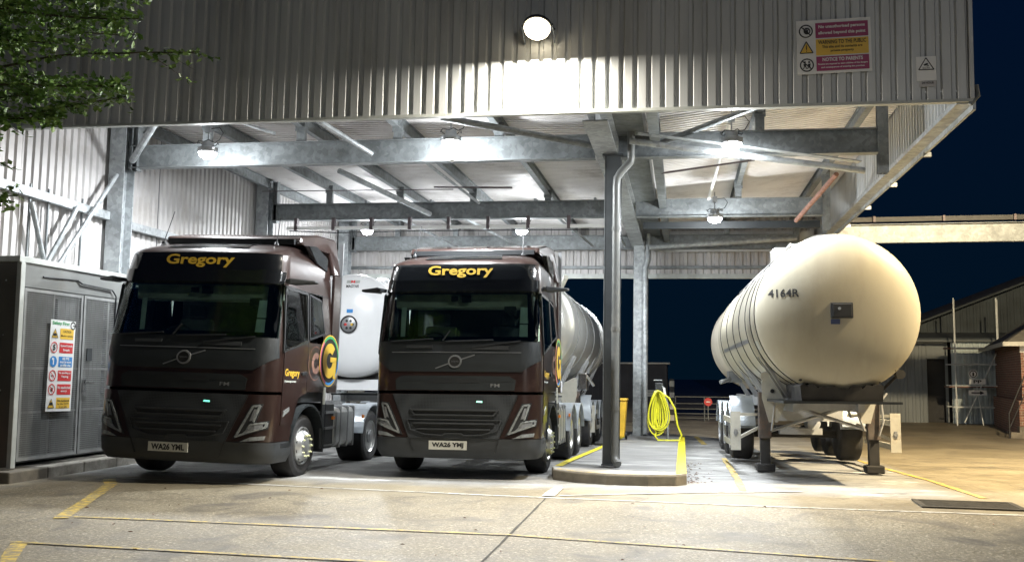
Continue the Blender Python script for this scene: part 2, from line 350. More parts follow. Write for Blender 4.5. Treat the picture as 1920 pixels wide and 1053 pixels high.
# ================================================================== GROUND
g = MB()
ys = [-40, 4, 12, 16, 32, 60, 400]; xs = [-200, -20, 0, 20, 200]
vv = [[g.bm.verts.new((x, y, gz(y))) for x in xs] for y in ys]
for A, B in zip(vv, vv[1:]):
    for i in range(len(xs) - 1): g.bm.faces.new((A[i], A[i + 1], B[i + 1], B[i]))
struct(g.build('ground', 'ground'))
def strip(name, m, pts, wd, h=.004, jag=0):
    mb = MB(); L = []; Rr = []; P_ = []
    for a, b in zip(pts, pts[1:]):
        d = math.dist(a, b); k = max(1, int(d / .35))
        for i in range(k): P_.append((a[0] + (b[0] - a[0]) * i / k, a[1] + (b[1] - a[1]) * i / k))
    P_.append(pts[-1])
    for i, p in enumerate(P_):
        q = P_[min(i + 1, len(P_) - 1)]; o = P_[max(i - 1, 0)]
        dx, dy = q[0] - o[0], q[1] - o[1]; l = math.hypot(dx, dy); nx, ny = -dy / l, dx / l
        a = wd / 2 + random.uniform(-jag, jag); b = wd / 2 + random.uniform(-jag, jag)
        L.append(mb.bm.verts.new((p[0] + nx * a, p[1] + ny * a, gz(p[1]) + h))); Rr.append(mb.bm.verts.new((p[0] - nx * b, p[1] - ny * b, gz(p[1]) + h)))
    for i in range(len(L) - 1): mb.bm.faces.new((L[i], Rr[i], Rr[i + 1], L[i + 1]))
    return struct(mb.build(name, m))
strip('road_marking', 'ypaint', [(-6.63, 9.75), (-7.95, 12.8), (-8.35, 13.4)], .17, .008, .012)
strip('road_marking', 'ypaint', [(-6.55, 9.86), (-6.0, 9.87), (-1.68, 9.72), (1.8, 9.05)], .055, .012, .006)
strip('road_marking', 'ypaint', [(-6.15, 8.33), (-2.59, 8.12), (2, 7.85)], .06, .012, .006)
strip('road_marking', 'ypaint', [(-6.05, 8.3), (-5.4, 7.2)], .15, .008, .01)
strip('road_marking', 'ypaint', [(.82, 20.6), (.82, 14.1)], .11, .008, .01)
strip('road_marking', 'ypaint', [(3.4, 25), (3.53, 19.4), (3.92, 14.0)], .10, .008, .01)
strip('road_marking', 'ypaint', [(-9.9, 12.5), (-10.8, 11.9)], .12, .008, .01)
strip('road_marking', 'ypaint', [(-.85, 7.9), (-.1, 7.86)], .09, .008, .02)
strip('road_marking', 'ypaint', [(.4, 31), (.55, 26)], .14, .008, .01)
strip('expansion_joint', 'joint', [(-8.5, 13.6), (-5.3, 13.16), (-2.21, 12.78), (.6, 12.55), (3.79, 12.42), (9, 12.2)], .07, .006, .015)
strip('expansion_joint', 'joint', [(-1.6, 12.95), (.2, 13.75), (1.6, 14.2)], .08, .010, .02)
strip('expansion_joint', 'joint', [(-1.75, 12.85), (-1.72, 13.9)], .16, .014, .02)
strip('expansion_joint', 'djoint', [(-1.75, 12.7), (-1.7, 9.2), (-1.66, 4)], .025, .005, .006)
strip('expansion_joint', 'djoint', [(-6, 20), (6, 19.5)], .03, .005, .01)
strip('expansion_joint', 'djoint', [(.5, 17.3), (1.6, 15.4), (4, 16.9)], .02, .005, .008)
# kerbed island
pts = [(-1.98, 16.2), (-2.03, 15.4), (-1.95, 14.95), (-1.6, 14.62), (-1.1, 14.42), (-.5, 14.40), (-.1, 14.5), (.05, 14.75), (.06, 23.4), (.06, 27.2), (-1.6, 27.2), (-1.75, 21.2)]
k = MB(); n = len(pts)
k.hull([(x, y, gz(y) + .15) for x, y in pts] + [(x, y, gz(y) - .3) for x, y in pts], [tuple(range(n))] + [(i, (i + 1) % n, (i + 1) % n + n, i + n) for i in range(n)])
isl = struct(k.build('island', 'kerbd', bevel=.02))
k = MB(); c = (-.95, 19)
def inset(p, d=.14):
    return (p[0] + (d if p[0] < -.9 else -d) * (1 if p[1] > 14.7 else .6), p[1] + (d if p[1] < 15.2 else -d if p[1] > 27 else 0))
ip = [inset(p, .02) for p in pts]
k.hull([(x, y, gz(y) + .154) for x, y in ip], [tuple(range(n))]); struct(k.build('island_surface', 'isl'))
def strip3(name, m, pts3, wd):
    mb = MB(); mb_pts = []
    for i, p in enumerate(pts3):
        q = pts3[min(i + 1, len(pts3) - 1)]; o = pts3[max(i - 1, 0)]; dx, dy = q[0] - o[0], q[1] - o[1]; l = math.hypot(dx, dy)
        mb_pts.append((p, (-dy / l * wd / 2, dx / l * wd / 2)))
    for (p, a), (q, b) in zip(mb_pts, mb_pts[1:]):
        mb.hull([(p[0] + a[0], p[1] + a[1], p[2]), (p[0] - a[0], p[1] - a[1], p[2]), (q[0] - b[0], q[1] - b[1], q[2]), (q[0] + b[0], q[1] + b[1], q[2])], [(0, 1, 2, 3)])
    return struct(mb.build(name, m))
strip3('kerb_paint', 'ybright', [(-.03, y, gz(y) + .159) for y in (14.75, 16, 20, 24, 27.1)], .15)
strip3('kerb_paint', 'ybright', [(-1.93, 15.5, .159), (-1.91, 16.2, gz(16.2) + .159), (-1.70, 21.2, gz(21.2) + .159), (-1.55, 27.1, gz(27.1) + .159)], .12)
strip3('kerb_paint', 'ypaint', [(-1.90, 15.05, .16), (-1.57, 14.68, .16), (-1.09, 14.47, .16), (-.5, 14.45, .16), (-.05, 14.58, .16)], .04)
# left kerb
for i, (y0, y1, m) in enumerate(((12.5, 13.35, 'kerbd'), (13.36, 14.25, 'kerb'), (14.26, 15.15, 'kerb'), (15.16, 16.05, 'kerb'), (16.06, 16.95, 'kerb'), (16.96, 22, 'kerb'))):
    struct(MB().box(-11.5, -9.33, y0, y1, gz(y1) - .1, .16).build('kerb', m, bevel=.02))
# leaf litter by the island
l = MB()
for i in range(140):
    if i < 90: x, y = .06 + abs(random.gauss(.06, .12)), random.uniform(14.8, 19)
    else: x, y = random.uniform(-7, 4), random.uniform(7.5, 13)
    a = random.uniform(0, 6.3); s = random.uniform(.012, .035); z = gz(y) + .012
    l.hull([(x + s * math.cos(a), y + s * math.sin(a), z), (x - .4 * s * math.sin(a), y + .4 * s * math.cos(a), z + .008), (x - s * math.cos(a), y - s * math.sin(a), z), (x + .4 * s * math.sin(a), y - .4 * s * math.cos(a), z + .01)], [(0, 1, 2, 3)])
o = l.build('leaf_litter', 'dleaf'); o['kind'] = 'stuff'; tag(o, 'small brown dead leaves scattered beside the island and over the concrete', 'leaves')
# drain
t = thing('drain_cover', 'rusty rectangular drain grating set in the concrete at the right', 'drain', (3.5, 13.2, 0), (0, 0, R(-3)))
mb = MB().box(-.6, .6, -.38, -.30, .004, .02).box(-.6, .6, .30, .38, .004, .02).box(-.6, -.53, -.3, .3, .004, .02).box(.53, .6, -.3, .3, .004, .02); mb.build('frame', 'iron', t)
mb = MB()
for i in range(9): mb.box(-.53, .53, -.28 + i * .066, -.24 + i * .066, .004, .016)
mb.build('grating', 'iron', t); MB().box(-.53, .53, -.3, .3, .003, .006).build('pit', 'black', t)

# ================================================================== CANOPY
XW = -10.2; YF = 13.4; XR = 3.72
cp = thing('canopy', 'big steel loading canopy with ribbed grey fascia and galvanised frame over the tankers', 'canopy', (0, 0, .0), (0, R(.55), 0))
MB().corr((-11.9, YF, 5.27), (1, 0, 0), (0, 0, 1), (0, -1, 0), 11.9 + XR - .02, 2.9).build('fascia_cladding', 'clad', cp, solid=.003)
mb = MB(); x = -11.9 + .052
while x < XR - .1:
    for z in (5.38, 6.15, 6.98): mb.lathe([(-.012, .0001), (-.012, .009), (0, .012)], (x, YF - .002, z), 'y', 6)
    x += .19
o = mb.build('fixing_row', 'silver', cp); o['kind'] = 'stuff'
for x in (-9.05, -7.15, -5.25, -3.35, -1.45, .45, 2.35): MB().box(x + .052, x + .062, YF - .008, YF - .001, 5.28, 8.1).build('sheet_lap', 'tgrey', cp)
MB().box(-11.9, XR + .04, YF - .05, YF + .05, 5.225, 5.268).build('fascia_trim', 'trim', cp)
MB().box(XR - .02, XR + .03, YF - .06, YF + .12, 5.27, 8.17).build('corner_flashing', 'clad', cp)
MB().box(-11.9, XR - .05, YF + .06, YF + .14, 5.30, 5.46).box(-11.9, XR - .05, YF + .06, YF + .14, 6.9, 7.06).build('fascia_rail', 'galv', cp)
MB().corr((XR, YF + .13, 5.3), (0, 1, 0), (0, 0, 1), (1, 0, 0), 14.9, 2.2).build('side_cladding', 'clad', cp, solid=.003)
MB().bar((XR - .08, YF, 5.24), (XR - .08, 28.3, 5.24), .2, .07).bar((XR + .04, YF, 5.2), (XR + .04, 28.3, 5.2), .04, .14).build('eave_trim', 'galvl', cp)
for i, y in enumerate((16, 18.5, 21, 23.5, 26)): MB().box(XR + .0, XR + .12, y, y + .06, 5.08, 5.15).build('trim_clip', 'galvl', cp)
MB().tube([(XR + .06, YF - .02, 5.45), (XR + .08, YF - .03, 5.3), (XR - .02, YF - .02, 5.19)], .03).build('corner_bracket', 'galv', cp)
# left wall
MB().corr((XW, 12.3, 3.12), (0, 1, 0), (0, 0, 1), (1, 0, 0), 1.175, 2.08).build('wall_cladding', 'cladin', cp, solid=.003)
MB().corr((XW, 13.48, 3.12), (0, 1, 0), (0, 0, 1), (1, 0, 0), 4.05, 3.3).build('wall_cladding', 'cladin', cp, solid=.003)
MB().corr((XW, 17.56, -.2), (0, 1, 0), (0, 0, 1), (1, 0, 0), 10.8, 6.6).build('wall_cladding', 'cladin', cp, solid=.003)
# roof: two bays falling to a centre valley
zl, zc, zr_ = 6.12, 5.80, 6.32
sl = (zl - zc) / (-1.2 - XW)
v_ = Vector((-(-1.2 - XW), 0, zl - zc)); L_ = v_.length
MB().corr((-1.2, 13.5, zc), (0, 1, 0), v_.normalized(), (0, 0, 1), 14.9, L_, .15, .035, .07, .012).build('roof_sheet', 'roof', cp, solid=.003)
v_ = Vector((XR + .6, 0, zr_ - zc)); L_ = v_.length
MB().corr((-.62, 13.5, zc), (0, 1, 0), v_.normalized(), (0, 0, 1), 14.9, L_ - .02, .15, .035, .07, .012).build('roof_sheet', 'roof', cp, solid=.003)
def zroof(x): return zc + (zl - zc) * (-1.2 - x) / (-1.2 - XW) if x < -1.2 else zc + (zr_ - zc) * (x + .6) / (XR + .6)
# valley gutter
MB().box(-1.2, -1.17, 13.5, 28.3, 5.50, 5.84).box(-.65, -.62, 13.5, 28.3, 5.50, 5.84).box(-1.2, -.62, 13.5, 28.3, 5.47, 5.50).build('valley_gutter', 'galv', cp)
MB().ibeam((-1.24, YF + .15, 5.30), (-1.24, 28.2, 5.30), .30, .36, .02, .014).build('spine_beam', 'galvl', cp)
MB().ibeam((-.45, YF + .15, 5.42), (-.45, 28.2, 5.42), .24, .16, .014, .01).build('spine_beam', 'galv', cp)
rows = (15.8, 21.9, 27.6)
for y in rows:
    MB().ibeam((-9.75, y, 5.30), (-1.43, y, 5.30), .40, .2).build('beam', 'galv', cp)
    MB().ibeam((-1.05, y, 5.30), (3.0, y, 5.30), .40, .2).build('beam', 'galv', cp)
    MB().ibeam((-9.93, y, 0 if y > 16.5 else .1), (-9.93, y, 6.0), .34, .3, .018, .012, (0, 1, 0)).build('column', 'galvl', cp)
    MB().ibeam((-9.66, y, 5.05), (-9.66, y, 6.05), .12, .16, .012, .01, (1, 0, 0)).build('stub_post', 'galv', cp)
    MB().ibeam((3.07, y, 4.78), (3.07, y, 6.15), .14, .16, .012, .01, (0, 1, 0)).build('stub_post', 'galv', cp)
    for x in (-8.3, -6.55, -4.8, -3.05, 1.2):
        MB().box(x - .07, x + .07, y - .06, y + .06, 5.502, zroof(x) - .24).box(x - .09, x + .09, y - .075, y - .062, zroof(x) - .30, zroof(x) - .12).build('stub_post', 'galv', cp)
for x in (-9.8, -8.3, -6.55, -4.8, -3.05, 1.2, 3.0):
    MB().ibeam((x, YF + .15, zroof(x) - .125), (x, 28.2, zroof(x) - .125), .22, .11, .012, .008).build('purlin', 'galv', cp)
# columns on the island
y = 15.8
MB().ibeam((-1.13, y, .15), (-1.13, y, 5.15), .26, .25, .016, .012, (0, 1, 0)).box(-1.28, -.98, y - .16, y + .16, .155, .175).box(-1.30, -.96, y - .17, y + .17, 5.12, 5.149).build('column', 'shsteel', cp)  # shade on the column front is put into its dark steel colour
MB().box(-1.265, -1.258, y - .135, y + .135, .18, 5.11).build('column_flange', 'galvl', cp)
for y in (27.3,):
    MB().ibeam((-1.2, y, gz(y) + .15), (-1.2, y, 5.15), .34, .30, .02, .014, (0, 1, 0)).box(-1.42, -.98, y - .2, y + .2, gz(y) + .155, gz(y) + .18).build('column', 'galvl', cp)
MB().tube([(-.95, 27.1, 5.5), (-.95, 27.1, 4.75), (-1.02, 27.0, 4.5), (-1.02, 27.0, gz(27) + .2)], .075, 12).build('downpipe', 'galvl', cp, smooth=True)
pp = [(-.83, 15.5, 5.6), (-.83, 15.5, 5.05), (-.84, 15.5, 4.98), (-.99, 15.5, 4.82), (-1.05, 15.5, 4.72), (-1.06, 15.5, 4.6), (-1.06, 15.5, .35), (-1.05, 15.47, .27), (-1.0, 15.38, .20)]
dpp = MB().tube(pp, .062, 14).build('downpipe', 'pipe', cp, smooth=True)
for z in (3.9, 2.3, 1.05): MB().lathe([(-.03, .07), (.03, .07)], (-1.06, 15.5, z), 'z', 14).build('pipe_collar', 'pipe', cp)
# braces
def brace(a, b, r=.05, m='galvl'): MB().tube([a, b], r, 10).build('brace', m, cp, smooth=True)
brace((-9.55, 15.5, 5.18), (-8.5, 14.5, 5.68), .06)
brace((-5.2, 15.6, 5.22), (-6.1, 14.6, 5.75), .05)
brace((-3.7, 14.4, 5.5), (-1.3, 15.65, 5.26), .055, 'galv')
brace((-.83, 15.0, 5.2), (2.75, 15.55, 4.78), .05)
brace((-.45, 15.6, 5.27), (1.45, 14.2, 5.62), .045, 'galv')
brace((-8.2, 14.2, 5.9), (-7.0, 15.7, 5.65), .03)
brace((-5.75, 21.6, 5.18), (-7.1, 19.2, 5.72), .06)
brace((-4.6, 21.6, 5.42), (-5.0, 16.2, 5.64), .03)
brace((2.4, 21.6, 4.95), (2.95, 19.6, 5.55), .05, 'rust')
brace((-.9, 26.4, 5.0), (3.0, 26.9, 5.3), .07)
brace((.55, 21.6, 5.45), (.75, 16.2, 5.75), .035, 'white')
for i, (x, dx) in enumerate(((-7.5, 1.1), (-5.9, 1.3), (-3.4, .9), (-2.0, .4))): brace((x, 22.2, 5.6), (x + dx, 27.2, 5.15), .035)
MB().bar((-.7, 15.05, 5.33), (2.7, 15.6, 4.93), .16, .012).build('cable_tray', 'galvl', cp)
MB().tube([(-5.15, 19.6, 5.42), (-3.5, 19.7, 5.40)], .018, 8).build('rod', 'dkpipe', cp)
MB().tube([(-.4, 18.0, 5.3), (1.3, 18.3, 5.58)], .018, 8).build('rod', 'dkpipe', cp)
MB().tube([(-9.3, 20.3, 5.52), (-4.9, 20.3, 5.50)], .010, 6).build('rod', 'dkpipe', cp)
for a, b in (((-9.95, 13.9, 3.2), (-9.95, 14.6, 4.2)), ((-9.95, 14.2, 3.2), (-9.9, 15.6, 4.95)), ((-10.0, 13.5, 4.1), (-10.0, 13.9, 3.2))): brace(a, b, .04)
MB().bar((-10.05, 12.5, 4.27), (-10.05, 15.62, 4.22), .10, .14).build('girt', 'galvl', cp)
MB().bar((-10.05, 15.98, 4.15), (-10.05, 21.7, 4.15), .10, .14).build('girt', 'galvl', cp)
for y in (13.55, 14.0, 14.9): MB().box(-10.09, -10.06, y, y + .03, 3.2, 4.4).build('sheeting_rail', 'galv', cp)
# white trunking under second beam
MB().box(-9.2, -1.45, 21.5, 21.56, 4.83, 4.90).build('cable_trunking', 'white', cp)
mb = MB()
for i in range(9): mb.box(-9.0 + i * .92, -8.93 + i * .92, 21.47, 21.59, 4.81, 5.1)
mb.build('trunking_bracket', 'dkpipe', cp)
MB().tube([(-9.1, 21.45, 4.79), (-7.9, 21.45, 4.74), (-6, 21.45, 4.77), (-1.5, 21.45, 4.77)], .012, 6).build('cable', 'black', cp)
MB().box(-.9, 3.0, 22.3, 22.36, 4.9, 5.06).build('cable_trunking', 'dgrey', cp)
# rear fascia
MB().corr((XW, 28.35, 4.48), (1, 0, 0), (0, 0, 1), (0, -1, 0), XR - XW, 1.75, .22).build('rear_fascia', 'cladin', cp, solid=.003)
MB().box(XW, XR, 28.26, 28.4, 4.34, 4.475).build('rear_fascia_trim', 'trim', cp)
MB().box(XW, XR, 28.2, 28.3, 4.62, 4.70).build('fascia_rail', 'galv', cp)
MB().box(-.8, 3.55, 27.75, 27.8, 5.05, 5.62).build('liner_panel', 'clad', cp)

# overhead gantry to the right of the canopy
t = thing('overhead_gantry', 'long pale steel beam with dark pipe rail behind the parked tank trailer', 'gantry', (0, 28, 0))
MB().ibeam((3.95, 0, 5.50), (16, 0, 5.50), .52, .2).build('beam', 'galv', t)
MB().box(3.95, 16, -.12, .05, 5.82, 5.95).build('cable_tray', 'ink', t)
for i in range(5): MB().box(5.2 + i * 1.8, 5.26 + i * 1.8, -.2, -.13, 5.80, 5.96).build('bracket', 'dkpipe', t)
MB().ibeam((15.8, 0, -.3), (15.8, 0, 5.25), .3, .3, .02, .014, (0, 1, 0)).build('column', 'galv', t)

# lamps under the roof
def canopy_lamp(loc, label, size=1):
    t = thing('highbay_lamp', label, 'lamp', loc, group='round lamps hung under the canopy roof')
    MB().lathe([(-.03, .15), (0, .17), (.05, .17), (.07, .1), (.16, .09), (.17, .03)], (0, 0, .02), 'z', 24).build('housing', 'dullch', t, smooth=True)
    MB().lathe([(-.13, .05), (-.115, .10), (-.08, .135), (-.04, .15), (-.032, .15)], (0, 0, .02), 'z', 24).build('lens', 'Lcool', t, smooth=True)  # dome deepened so the glowing shape stands in for the lamp's glare
    MB().tube([(0, 0, .18), (0, 0, .55)], .012, 6).box(-.05, .05, -.04, .04, .33, .45).build('suspension', 'dullch', t)
    mb = MB()
    mb.tube([(.17 * math.cos(a / 10), .17 * math.sin(a / 10), .16 + .02 * math.sin(a)) for a in range(0, 63, 4)], .008, 6)
    mb.tube([(.05, 0, .4), (.2, 0, .42), (.27, 0, .32), (.2, 0, .2), (.1, .05, .18)], .008, 6)
    mb.build('cable', 'black', t)
    ld = bpy.data.lights.new('lamp_light', 'AREA'); ld.shape = 'DISK'; ld.size = .3; ld.energy = P_CANOPY * size; ld.color = (.93, .97, 1)
    lo = bpy.data.objects.new('lamp_light', ld); C.objects.link(lo); lo.parent = t; lo.location = (0, 0, -.13)
    ld = bpy.data.lights.new('lamp_spill', 'POINT'); ld.energy = P_SPILL * size; ld.color = (.93, .97, 1); ld.shadow_soft_size = .1
    lo = bpy.data.objects.new('lamp_spill', ld); C.objects.link(lo); lo.parent = t; lo.location = (0, 0, -.22)
    return t
canopy_lamp((-7.9, 15.15, 5.29), 'leftmost high bay lamp hung over the left brown truck', .72)
l2 = canopy_lamp((-3.67, 15.15, 5.34), 'high bay lamp above the middle truck with a white pull cord hanging under it')
MB().tube([(.04, -.1, -.03), (.05, -.12, -.3)], .008, 6).lathe([(-.05, .01), (-.03, .04), (.0, .04), (.02, .01)], (.05, -.12, -.33), 'z', 12).build('pull_cord', 'white', l2)
canopy_lamp((.78, 15.15, 5.16), 'high bay lamp with looped cable in the right bay near the front')
canopy_lamp((-3.95, 24.0, 5.18), 'far high bay lamp seen under the second beam above the middle truck')
canopy_lamp((.71, 21.0, 4.93), 'high bay lamp at the second beam in the right bay')
canopy_lamp((-8.0, 24.0, 5.25), 'far unseen lamp assumed in the second row over the left bay')  # unseen lamp, assumed to continue the second row
# flood light on the fascia
t = thing('floodlight', 'bright warm floodlight mounted high on the ribbed fascia', 'floodlight', (-1.95, 13.05, 6.38), (R(-30), 0, 0))
MB().lathe([(.0, .20), (.04, .205), (.10, .16), (.16, .07)], (0, 0, 0), 'z', 28).build('housing', 'dgrey', t, smooth=True)
MB().lathe([(-.13, .04), (-.12, .09), (-.09, .14), (-.05, .172), (-.002, .185)], (0, 0, 0), 'z', 28).build('lens', 'Lwarm', t, smooth=True)  # glowing lens rounded and enlarged to the size of its glare
MB().box(-.22, -.205, -.02, .30, .02, .06).box(.205, .22, -.02, .30, .02, .06).build('bracket', 'dgrey', t)
MB().tube([(.1, .1, .14), (.2, .25, .25), (.2, .3, .6), (.22, .1, 1.2)], .012, 6).build('cable', 'black', t)
ld = bpy.data.lights.new('flood', 'AREA'); ld.shape = 'RECTANGLE'; ld.size = .34; ld.size_y = .24; ld.energy = P_FASCIA; ld.color = (1, .93, .80)
lo = bpy.data.objects.new('flood', ld); C.objects.link(lo); lo.parent = t; lo.location = (0, 0, -.14)
# yard light masts outside the picture, unseen, assumed from the lit tank and yard
def mast(loc, aim, power, col, label, size=.4):
    t = thing('assumed_yard_light', label, 'assumed light mast', (loc[0], loc[1], 0))
    h = loc[2]; d = (Vector(aim) - Vector(loc)).normalized()
    MB().tube([(0, 0, -.4), (0, 0, h + .3)], [.11, .06], 12).build('pole', 'galv', t)
    hd = MB().bar(tuple(Vector((0, 0, h)) - d * .12 + Vector((d.x, d.y, 0)) * .3), tuple(Vector((0, 0, h)) + Vector((d.x, d.y, 0)) * .3), .5, .4).build('lamp_head', 'dgrey', t)
    ld = bpy.data.lights.new('assumed_mast_light', 'SPOT'); ld.energy = power; ld.color = col; ld.spot_size = R(150); ld.spot_blend = .6; ld.shadow_soft_size = .2
    lo = bpy.data.objects.new('assumed_mast_light', ld); C.objects.link(lo); lo.parent = t; lo.location = Vector((0, 0, h)) + Vector((d.x, d.y, 0)) * .3 + d * .05
    lo.rotation_euler = d.to_track_quat('-Z', 'Y').to_euler()
mast((8, -7, 8.0), (2.5, 15, 2.5), P_YARD_FRONT, (1, .98, .93), 'assumed yard light mast, unseen behind the camera')
mast((8.5, 14.5, 9), (7.5, 24, 0), P_YARD_SIDE, (1, .80, .50), 'assumed warm yard light mast, unseen out of frame to the right')

# ================================================================== SIGNS
def picto_ring(mb, r, cx, cz, t): ring(mb, r * .82, r, cx, cz, flatmap, t); a = .06 * r / .1
def slash(mb, r, cx, cz, t, wd):
    a = R(-45); dx, dz = math.cos(a) * r * .9, math.sin(a) * r * .9; nx, nz = -math.sin(a) * wd / 2, math.cos(a) * wd / 2
    fpoly(mb, [(cx - dx - nx, cz - dz - nz), (cx + dx - nx, cz + dz - nz), (cx + dx + nx, cz + dz + nz), (cx - dx + nx, cz - dz + nz)], flatmap, t)
def rect(mb, x0, x1, z0, z1, t): return fpoly(mb, [(x0, z0), (x1, z0), (x1, z1), (x0, z1)], flatmap, t)
def tri(mb, cx, cz, r, t): return fpoly(mb, [(cx - r, cz - r * .8), (cx + r, cz - r * .8), (cx, cz + r)], flatmap, t)
# big warning board
t = thing('warning_sign', 'white board with two maroon panels and a yellow panel fixed high on the fascia', 'sign', (1.57, YF - .045, 5.645), (0, R(-.6), 0))
MB().box(0, .965, -.006, 0, 0, .745).build('board', 'white', t)
mb = MB(); rect(mb, .25, .93, .49, .70, .009); rect(mb, .25, .93, .035, .235, .009); mb.build('maroon_panel', 'maroon', t)
mb = MB(); rect(mb, .25, .93, .25, .475, .009); tri(mb, .125, .355, .075, .012); mb.build('yellow_panel', 'syel', t)
mb = MB()
for s, wd, z, h in (('No unauthorised persons', .60, .64, .055), ('allowed beyond this point', .61, .555, .055), ('NOTICE TO PARENTS', .52, .19, .05), ('Parents are required to warn children of the dangers', .64, .125, .028), ('and consequences of entering the premises', .56, .08, .028)):
    text(mb, s, wd, .59, z, flatmap, .012, .03, h)
mb.build('white_lettering', 'white', t)
mb = MB()
for s, wd, z, h in (('WARNING TO THE PUBLIC', .62, .43, .055), ('This site and its contents are', .52, .365, .038), ('private property', .30, .305, .038)): text(mb, s, wd, .59, z, flatmap, .012, .02, h)
mb.build('black_lettering', 'ink', t)
mb = MB()
for cz in (.595, .125): picto_ring(mb, .092, .125, cz, .010); slash(mb, .092, .125, cz, .014, .014)
ring(mb, .03, .045, .14, .595, flatmap, .011)
for a in (-.03, -.012, .006, .024): rect(mb, .125 + a, .135 + a, .60, .645, .012)
fpoly(mb, [(.10, .57), (.16, .56), (.15, .61), (.11, .61)], flatmap, .0115)
for cx in (.10, .155):
    fpoly(mb, disc(.014, cx, .165, 12), flatmap, .012); fpoly(mb, [(cx - .02, .14), (cx + .02, .145), (cx + .012, .105), (cx - .012, .105)], flatmap, .012)
    fpoly(mb, [(cx - .012, .105), (cx, .105), (cx - .02, .07), (cx - .03, .075)], flatmap, .012); fpoly(mb, [(cx, .105), (cx + .012, .105), (cx + .028, .075), (cx + .018, .07)], flatmap, .012)
for p, q in (((.04, .29), (.21, .29)), ((.21, .29), (.125, .45)), ((.125, .45), (.04, .29))):
    d = Vector((q[0] - p[0], q[1] - p[1])).normalized(); nn = (-d.y * .006, d.x * .006)
    fpoly(mb, [(p[0] - nn[0], p[1] - nn[1]), (q[0] - nn[0], q[1] - nn[1]), (q[0] + nn[0], q[1] + nn[1]), (p[0] + nn[0], p[1] + nn[1])], flatmap, .015)
rect(mb, .119, .131, .335, .395, .015); rect(mb, .119, .131, .308, .322, .015)
mb.build('pictogram', 'ink', t)
# camera sign
t = thing('camera_sign', 'small white surveillance sign with a black triangle near the fascia corner', 'sign', (3.09, YF - .045, 5.44))
MB().box(0, .25, -.006, 0, .05, .38).build('board', 'white', t)
MB().box(.04, .24, -.006, 0, -.03, .045).build('lower_board', 'cladin', t)
mb = MB()
for p, q in (((.03, .2), (.22, .2)), ((.22, .2), (.125, .36)), ((.125, .36), (.03, .2))):
    d = Vector((q[0] - p[0], q[1] - p[1])).normalized(); nn = (-d.y * .006, d.x * .006)
    fpoly(mb, [(p[0] - nn[0], p[1] - nn[1]), (q[0] - nn[0], q[1] - nn[1]), (q[0] + nn[0], q[1] + nn[1]), (p[0] + nn[0], p[1] + nn[1])], flatmap, .010)
fpoly(mb, [(.09, .27), (.14, .29), (.155, .268), (.105, .25)], flatmap, .010); rect(mb, .13, .16, .245, .255, .010)
text(mb, 'CCTV', .09, .125, .222, flatmap, .010, .02); text(mb, '24 HOUR', .15, .14, .02, flatmap, .010, .02, .03)
mb.build('pictogram', 'ink', t)

# safety notice on the enclosure
XE = -9.55
t = thing('safety_notice', 'tall white safety board of coloured panels wired to the mesh doors', 'sign', (XE + .05, 13.45, .97), (0, R(1), R(90)))
MB().box(0, .62, -.006, 0, 0, 1.40).build('board', 'white', t)
Z0 = 1.40; rowz = [1.14, .925, .71, .495, .285, .085]
mb = MB(); [rect(mb, .24, .58, z - .0, z + .165, .009) for z in (rowz[0] - .03, rowz[5] - .04)]; tri(mb, .11, rowz[0] + .045, .075, .011); tri(mb, .11, rowz[5] + .03, .075, .011); mb.build('yellow_panel', 'syel', t)
mb = MB(); [rect(mb, .24, .58, rowz[i] - .03, rowz[i] + .13, .009) for i in (1, 3, 4)]
for i in (1, 3, 4): picto_ring(mb, .085, .11, rowz[i] + .05, .011)
for i in (3, 4): slash(mb, .085, .11, rowz[i] + .05, .014, .014)
mb.build('red_panel', 'red', t)
mb = MB(); rect(mb, .24, .58, rowz[2] - .03, rowz[2] + .13, .009); fpoly(mb, disc(.085, .11, rowz[2] + .05), flatmap, .011); mb.build('blue_panel', 'blue', t)
mb = MB(); text(mb, 'Safety First', .42, .25, 1.345, flatmap, .010, .025, .07); mb.build('green_lettering', 'green', t)
mb = MB()
for s, wd, i, dz in (('Speed Limit', .30, 1, .08), ('5mph', .16, 1, .015), ('All PPE', .18, 2, .10), ('must be worn', .28, 2, .05), ('on this site', .26, 2, .0), ('No smoking or', .30, 3, .09), ('Vaping', .18, 3, .035), ('No unauthorised', .31, 4, .08), ('entry', .15, 4, .02)):
    text(mb, s, wd, .41, rowz[i] + dz, flatmap, .012, .03, .042)
text(mb, 'i', .03, .11, rowz[2] + .05, flatmap, .013, .03, .10); fpoly(mb, disc(.02, .09, rowz[2] + .09, 10), flatmap, .0135)
mb.build('white_lettering', 'white', t)
mb = MB()
for s, wd, z in (('CAUTION', .20, rowz[0] + .09), ('Moving vehicles', .30, rowz[0] + .02), ('Site monitored', .30, rowz[5] + .08), ('by 24hr CCTV', .28, rowz[5] + .025), ('for your safety', .2, rowz[5] - .02)): text(mb, s, wd, .41, z, flatmap, .012, .02, .035)
text(mb, '5', .06, .11, rowz[1] + .05, flatmap, .012, .03, .09); ring(mb, .045, .065, .55, 1.33, flatmap, .010); rect(mb, .55, .61, 1.32, 1.335, .011)
for i in (0, 5): fpoly(mb, [(.07, rowz[i] + .01), (.15, rowz[i] + .01), (.15, rowz[i] + .045), (.12, rowz[i] + .06), (.07, rowz[i] + .045)], flatmap, .013)
rect(mb, .075, .145, rowz[3] + .04, rowz[3] + .055, .0125); fpoly(mb, disc(.03, .11, rowz[4] + .05, 12), flatmap, .0125)
